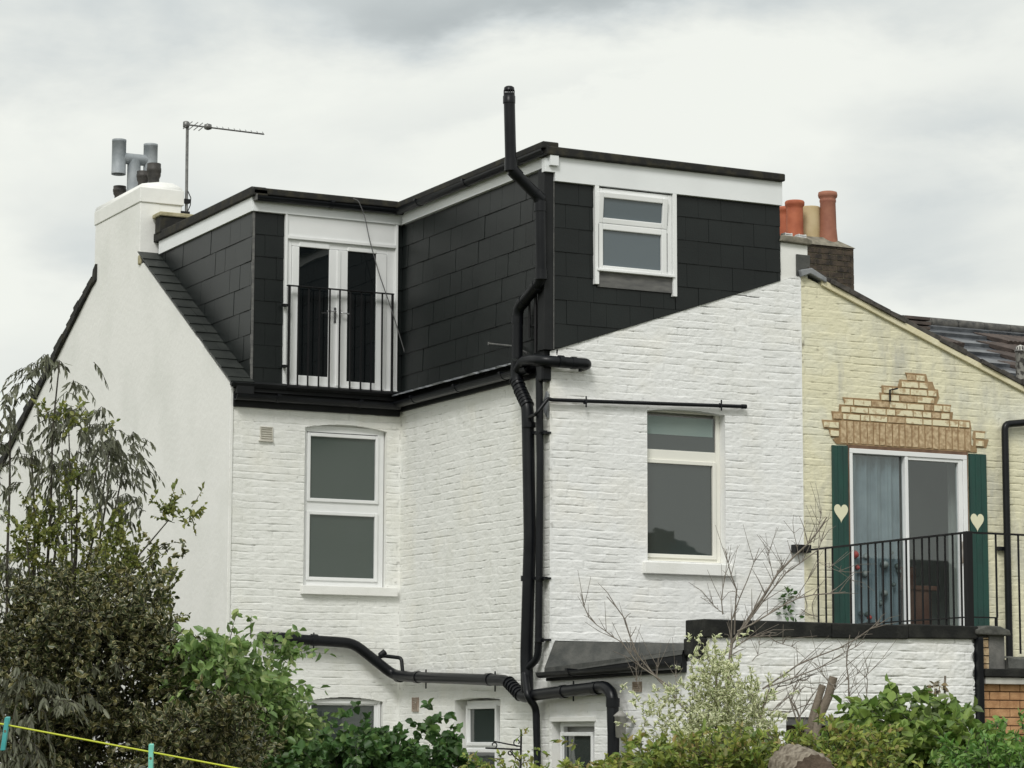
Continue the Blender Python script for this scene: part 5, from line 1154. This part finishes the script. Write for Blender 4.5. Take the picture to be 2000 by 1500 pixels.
# 7 bare twiggy shrub with cut stumps
d7 = 17.9
BT = thing('bare_branched_shrub', foot(1480, d7), 'leafless twiggy shrub spreading across the white extension wall', 'shrub')
mb = MB(); rb = random.Random(21)
BR = [([(1425, 1310), (1428, 1255), (1470, 1200), (1520, 1120), (1580, 1060), (1615, 1010)], .016), ([(1440, 1250), (1490, 1175), (1535, 1120), (1600, 1075), (1608, 1040)], .009),
      ([(1425, 1290), (1430, 1210), (1460, 1130), (1483, 1070)], .008), ([(1435, 1240), (1438, 1150), (1422, 1100), (1418, 1072)], .008), ([(1410, 1200), (1412, 1150), (1420, 1090)], .006),
      ([(1412, 1200), (1395, 1180), (1380, 1165)], .004), ([(1440, 1235), (1500, 1200), (1560, 1168), (1620, 1158), (1655, 1158)], .009), ([(1555, 1170), (1600, 1100), (1640, 1115), (1690, 1150)], .004),
      ([(1430, 1265), (1470, 1243), (1500, 1243), (1530, 1260), (1560, 1268)], .007), ([(1490, 1345), (1560, 1300), (1640, 1265), (1700, 1230), (1722, 1216)], .010), ([(1500, 1340), (1600, 1305), (1650, 1275), (1690, 1252)], .008),
      ([(1135, 1160), (1150, 1205), (1185, 1235), (1215, 1255), (1250, 1300), (1310, 1345)], .007), ([(1185, 1165), (1220, 1210), (1245, 1280), (1310, 1350), (1350, 1400)], .011), ([(1660, 1240), (1652, 1300), (1660, 1360), (1668, 1400)], .010),
      ([(1590, 1295), (1620, 1335), (1630, 1345)], .007), ([(1560, 1320), (1545, 1370), (1560, 1420)], .008), ([(1540, 1360), (1570, 1420), (1575, 1440)], .016), ([(1480, 1430), (1480, 1370)], .018),
      ([(1480, 1380), (1520, 1340), (1560, 1330), (1580, 1325)], .008), ([(1490, 1385), (1540, 1390), (1600, 1370), (1650, 1330), (1700, 1300)], .006), ([(1500, 1400), (1530, 1370), (1570, 1340), (1620, 1350)], .006),
      ([(1555, 1410), (1575, 1380), (1600, 1340)], .007), ([(1650, 1350), (1690, 1325), (1705, 1305)], .004), ([(1470, 1290), (1480, 1070 + 210), (1486, 1240)], .004),
      ([(1560, 1100), (1550, 1040), (1550, 1005)], .004), ([(1510, 1130), (1500, 1085), (1500, 1070)], .004), ([(1590, 1060), (1600, 1020), (1605, 990)], .004), ([(1530, 1125), (1525, 1085)], .004), ([(1320, 1360), (1322, 1290)], .004),
      ([(1283, 1320), (1285, 1285)], .004), ([(1240, 1290), (1245, 1330), (1250, 1345)], .005), ([(1700, 1430), (1690, 1380), (1695, 1330), (1688, 1320)], .006)]
for pts, r in BR:
    r = r*.72
    if pts[0][1] < pts[-1][1]-30: pts = pts[::-1]
    dd = d7+rb.uniform(-.35, .35); P = []
    for i in range(len(pts)-1):
        a, b = np.array(pts[i], float), np.array(pts[i+1], float)
        for t in (0, .5):
            q = a+(b-a)*t+np.array([rb.uniform(-2.2, 2.2), rb.uniform(-2.2, 2.2)]); P.append(at(q[0], q[1], dd))
    P.append(at(pts[-1][0], pts[-1][1], dd)); mb.tube(P, r, 6, None, True, r*.35)
    for i in range(1, len(P)-1):
        for _ in range(3):
            if rb.random() < .75:
                d_ = P[i+1]-P[i]; d_ = d_/np.linalg.norm(d_); e_ = d_*rb.uniform(.3, .9)+CR*rb.uniform(-.8, .8)+CU*rb.uniform(-.3, .9); L_t = rb.uniform(.05, .2)
                q = P[i]+e_*L_t*.5+CU*.01; mb.tube([P[i], q, P[i]+e_*L_t+CU*rb.uniform(-.03, .05)], r*.32+.001, 4, None, True, .0012)
mb.build('branches', TWIG, BT)
mb = MB()
for pts, r in (([(1590, 1440), (1600, 1400), (1618, 1360), (1628, 1322)], .034), ([(1580, 1430), (1590, 1390), (1607, 1338)], .028), ([(1575, 1600), (1585, 1500), (1590, 1430)], .05), ([(1480, 1600), (1478, 1430)], .03), ([(1400, 1600), (1425, 1310)], .02), ([(1360, 1600), (1350, 1400)], .02), ([(1560, 1600), (1490, 1400)], .02), ([(1660, 1600), (1668, 1400)], .016)):
    mb.tube([at(x, y_, d7) for x, y_ in pts], r, 10, None, True, r*.85)
mb.tube([at(1575, 1590, d7), foot(1560, d7)], .06, 10); mb.tube([at(1420, 1590, d7), foot(1470, d7)], .05, 10)
mb.build('trunk', BARK, BT, label='sawn-off grey stump ends')
# 8 broad-leaved mound
d8 = 13.5
ib_ = [(1790, 1455, 95, 42, d8, .4), (1735, 1480, 70, 40, d8, .4), (1875, 1490, 70, 38, d8, .4), (1765, 1402, 50, 28, d8, .3), (1822, 1418, 42, 22, d8, .2, .8), (1820, 1510, 150, 40, d8, .4), (1700, 1400, 10, 14, d8, .1, .5)]
shrub('broad_leaved_bush', 'mounded broad-leaved green bush before the right end of the white wall', 'shrub', foot(1790, d8), ib_+down([(1800, 170)], d8, .4, 1600), 1500, 8, .12, .062, .042, LF['ivy'],
      spread=.8, droop=.2, ldroop=.3, up=.4, shell=.4, stems=10, shape=.5, seed=7, nbias=1.0)
# 9 ferny hedge plants along the bottom
d9 = 12.6
for i, (bx_, lab, lm, nn_) in enumerate((
    ([(1200, 1522, 60, 22, d9, .3), (1262, 1492, 55, 26, d9, .3), (1090, 1535, 60, 18, d9, .3, .8), (1330, 1490, 90, 32, d9, .4)], 'yellow-green feathery hedge plant below the bent pipe and back door', 'hedge', 1500),
    ([(1440, 1492, 90, 36, d9, .4), (1530, 1485, 70, 30, d9, .3), (1640, 1488, 80, 38, d9, .3), (1700, 1490, 70, 45, d9, .3)], 'yellow-green hedge around the sawn log at the bottom', 'hedge', 1500),
    ([(1975, 1490, 60, 32, d9, .3), (1900, 1505, 70, 32, d9, .4), (2040, 1490, 80, 50, d9, .4)], 'bright green fern-like foliage in the bottom right corner', 'fern', 1300))):
    base_ = foot(bx_[0][0], d9)
    shrub('hedge_plant', lab, 'shrub', base_, bx_+down([(bx_[0][0]+60, 130)], d9, .35, 1640), nn_, 9, .09, .040, .017, LF[lm], clump=9, cr_=.05, spread=.55, droop=.3, ldroop=.25, up=.6, shell=.42, stems=8, sr=.012, seed=20+i)
d10 = 15.0
shrub('small_fern_shrub', 'small yellowing plant under the side window by the iron bracket', 'shrub', foot(950, d10), [(945, 1510, 40, 16, d10, .2), (1000, 1508, 45, 16, d10, .2), (905, 1512, 30, 10, d10, .15), (1025, 1500, 20, 12, d10, .15)]+down([(960, 60)], d10, .2, 1540), 260, 8, .1, .034, .016, LF['hedge'], spread=.7, up=.6, stems=5, sr=.01, seed=9)
# creeper sprig on the yellow wall
P, D = sample([(1580, 1165, 20, 22, 27.0, .03), (1572, 1195, 22, 14, 27.0, .03), (1590, 1200, 20, 8, 27.0, .03)], 70); P[:, 1] = YA-.03-rng.random(len(P))*.03
CR_T = thing('wall_creeper', (P[0][0], YA-.03, 2.8), 'wispy creeper climbing the yellow wall at the foot of the railing', 'creeper')
leaves('leaves', P, D, .045, .028, LF['dark'], CR_T)
mb = MB()
for a in (((1560, 1205), (1578, 1185), (1570, 1160)), ((1590, 1208), (1585, 1180), (1596, 1160)), ((1600, 1205), (1580, 1200), (1565, 1190))): mb.tube([onY(x, y_, YA-.02) for x, y_ in a], .004, 5, .05)
mb.build('stem', TWIG, CR_T)
# withered seed head behind the bush
dd = 14.2; WH = thing('withered_flower_head', foot(1835, dd), 'withered brown and white flower head on a stalk above the broad-leaved bush', 'plant')
pos, dr_ = sample([(1826, 1345, 16, 12, dd, .03), (1836, 1340, 8, 8, dd, .03)], 46, .5)
leaves('petals', pos, norm(dr_+np.array([0, 0, -.8])), .034, .018, mat_leaf('withered_petal', [(0.10, 0.075, 0.04), (0.50, 0.47, 0.38), (0.17, 0.12, 0.06), (0.30, 0.24, 0.14)], None, .7, .2), WH)
mb = MB(); mb.tube([at(1830, 1420, dd), at(1826, 1385, dd), at(1828, 1345, dd)], .008, 7); mb.tube([at(1852, 1400, dd), at(1845, 1360, dd), at(1846, 1320, dd)], .006, 6); mb.tube([at(1830, 1420, dd), foot(1835, dd)], .009, 6); mb.build('stalk', TWIG, WH)
# log
dL = 12.3; lc = at(1570, 1515, dL); la = norm(np.array([.75, -.35, 0.0])); ll_ = norm(np.cross(la, [0, 0, 1]))
LG = thing('sawn_log', (lc[0], lc[1], 0), 'round sawn log end poking up at the bottom edge among hedge leaves', 'log')
mb = MB(); rr = random.Random(5); c_a = at(1556, 1519, dL-.25)+CF*.25; c_b = at(1592, 1524, dL-.25)
vs = []; n = 40; rj = [1+.05*math.sin(3*k)+rr.uniform(-.03, .03) for k in range(n)]; rL = .120; ax_ = norm(c_b-c_a); up_ = np.array([0, 0, 1.]); sd_ = norm(np.cross(ax_, up_))
for i in range(9):
    for k in range(n):
        a = 2*math.pi*k/n; rr2 = rL*rj[k]*(1 if 0 < i < 8 else .93)*(1+.02*math.sin(i*2+k)); vs.append(c_a+(c_b-c_a)*i/8+(sd_*math.cos(a)+up_*math.sin(a))*rr2)
mb.add(vs, [(i*n+k, i*n+(k+1) % n, (i+1)*n+(k+1) % n, (i+1)*n+k) for i in range(8) for k in range(n)], True); mb.add(vs[:n], [tuple(range(n))[::-1]])
mb.build('bark', mat('lichened_bark', (0.085, 0.065, 0.045), (0.27, 0.235, 0.185), .95, 30, 7, 1.0, 45), LG)
MB().add(vs[-n:], [tuple(range(n))]); m2 = MB(); m2.add(vs[-n:], [tuple(range(n))]); m2.build('sawn_face', mat('dark_end_grain', (0.07, 0.05, 0.035), (0.13, 0.095, 0.07), .95, 10, 5, .8, 60), LG)
MB().tube([c_a+(0, 0, -.09), (c_a[0], c_a[1]+.02, 0)], .07, 10).build('support_post', BARK, LG)

# ornamental iron bracket on a pole
dB = 18.2; IB = thing('scrolled_iron_bracket', foot(1018, dB), 'black scrolled hanging-basket bracket beside the slim downpipe', 'bracket')
mb = MB(); mb.tube([at(1018, 1430, dB), at(1017, 1500, dB), foot(1018, dB)], .007, 8)
mb.tube([at(1018, 1464, dB), at(948, 1461, dB)], .006, 7); mb.tube([at(1018, 1458, dB), at(990, 1453, dB), at(965, 1448, dB)], .005, 7, .05)
def scroll(cx, cy, r, t0, t1, k=1): mb.tube([at(cx+k*r*(1-.55*i/14)*math.cos(t0+(t1-t0)*i/14), cy+r*(1-.55*i/14)*math.sin(t0+(t1-t0)*i/14), dB) for i in range(15)], .0045, 6)
scroll(1010, 1450, 8, 1.2, 7.2); scroll(965, 1455, 7, 1.0, 6.6, -1); scroll(996, 1470, 6, -1.2, 4.6); mb.tube([at(996, 1466, dB), at(1006, 1480, dB), at(1017, 1487, dB)], .005, 6, .05)
mb.build('ironwork', BLACKM, IB)

# clothesline and pegs
dC = 6.5
YL = mat('yellow_plastic_line', (0.50, 0.55, 0.03), None, .45)
a, b = at(0, 1413.5, dC), at(460, 1500, dC); l0, l1 = a+(a-b)*3.0, b+(b-a)*2.2; pts = [l0+(l1-l0)*i/30+np.array([0, 0, -.0]) for i in range(31)]
cl_ = MB().tube(pts, .0022, 8).build('washing_line', YL); tag(cl_, 'taut yellow plastic washing line crossing the bottom left corner', 'washing line')
def peg(px, py, tilt, label, cols):
    T = thing('clothes_peg', at(px, py, dC), label, 'clothes peg', 'pegs on the washing line')
    c0 = at(px, py, dC)
    for s_ in (-1, 1):
        F = Frame(c0, CR, norm(CU*math.cos(tilt)+CR*math.sin(tilt)), -CF); off = s_*.0042
        k = MB(); k.prism(Frame(c0, CF, F.V, CR), [(off-.003, -.045), (off+.003, -.045), (off+.0035, .0), (off+.003+s_*.003, .034), (off-.002+s_*.003, .036), (off-.0035, 0)], -.0055, .0055).build('peg_half', cols, T, .0012)
    c = MB(); c.tube([c0+CF*-.008+CU*.002, c0+CF*.008+CU*.002], .0035, 8); c.build('spring', CHROME, T)
TEAL = mat('teal_plastic', (0.06, 0.36, 0.37), (0.09, 0.42, 0.42), .4, 20, 2); MINT = mat('mint_plastic', (0.20, 0.62, 0.52), (0.28, 0.70, 0.60), .35, 20, 2)
peg(11, 1429, .14, 'darker teal plastic peg at the left end of the washing line', TEAL)
peg(295, 1482, .02, 'pale mint plastic peg further along the washing line', MINT)

# ================================================================== houses across the gardens (seen only mirrored in the panes)
OB = mat('stock_brick_far', (0.16, 0.12, 0.08), (0.26, 0.20, 0.14), .9, 3, 5)
for i, (x, y_, w_, h_) in enumerate(((27, -14, 9, 4.3), (38, -9, 10, 4.4), (14, -20, 9, 4.8))):
    T = thing('opposite_house', (x, y_, 0), ('dark brick house across the gardens, nearest of the row', 'dark brick house across the gardens, tallest of the row', 'dark brick house across the gardens, furthest left of the row')[i], 'house', 'houses across the gardens')
    MB().box(FY(y_), x-w_/2, x+w_/2, 0, h_, 0, 7).build('wall', OB, T)
    MB().prism(FX(x-w_/2), [(-y_-.3, h_), (-y_+3.5, h_+2.2), (-y_+7.3, h_)], -w_, 0).build('roof', SLATE2, T)
    MB().box(FY(y_-3), x-w_/2+.4, x-w_/2+1.3, h_, h_+2.7, 0, .8).build('chimney', OB, T)
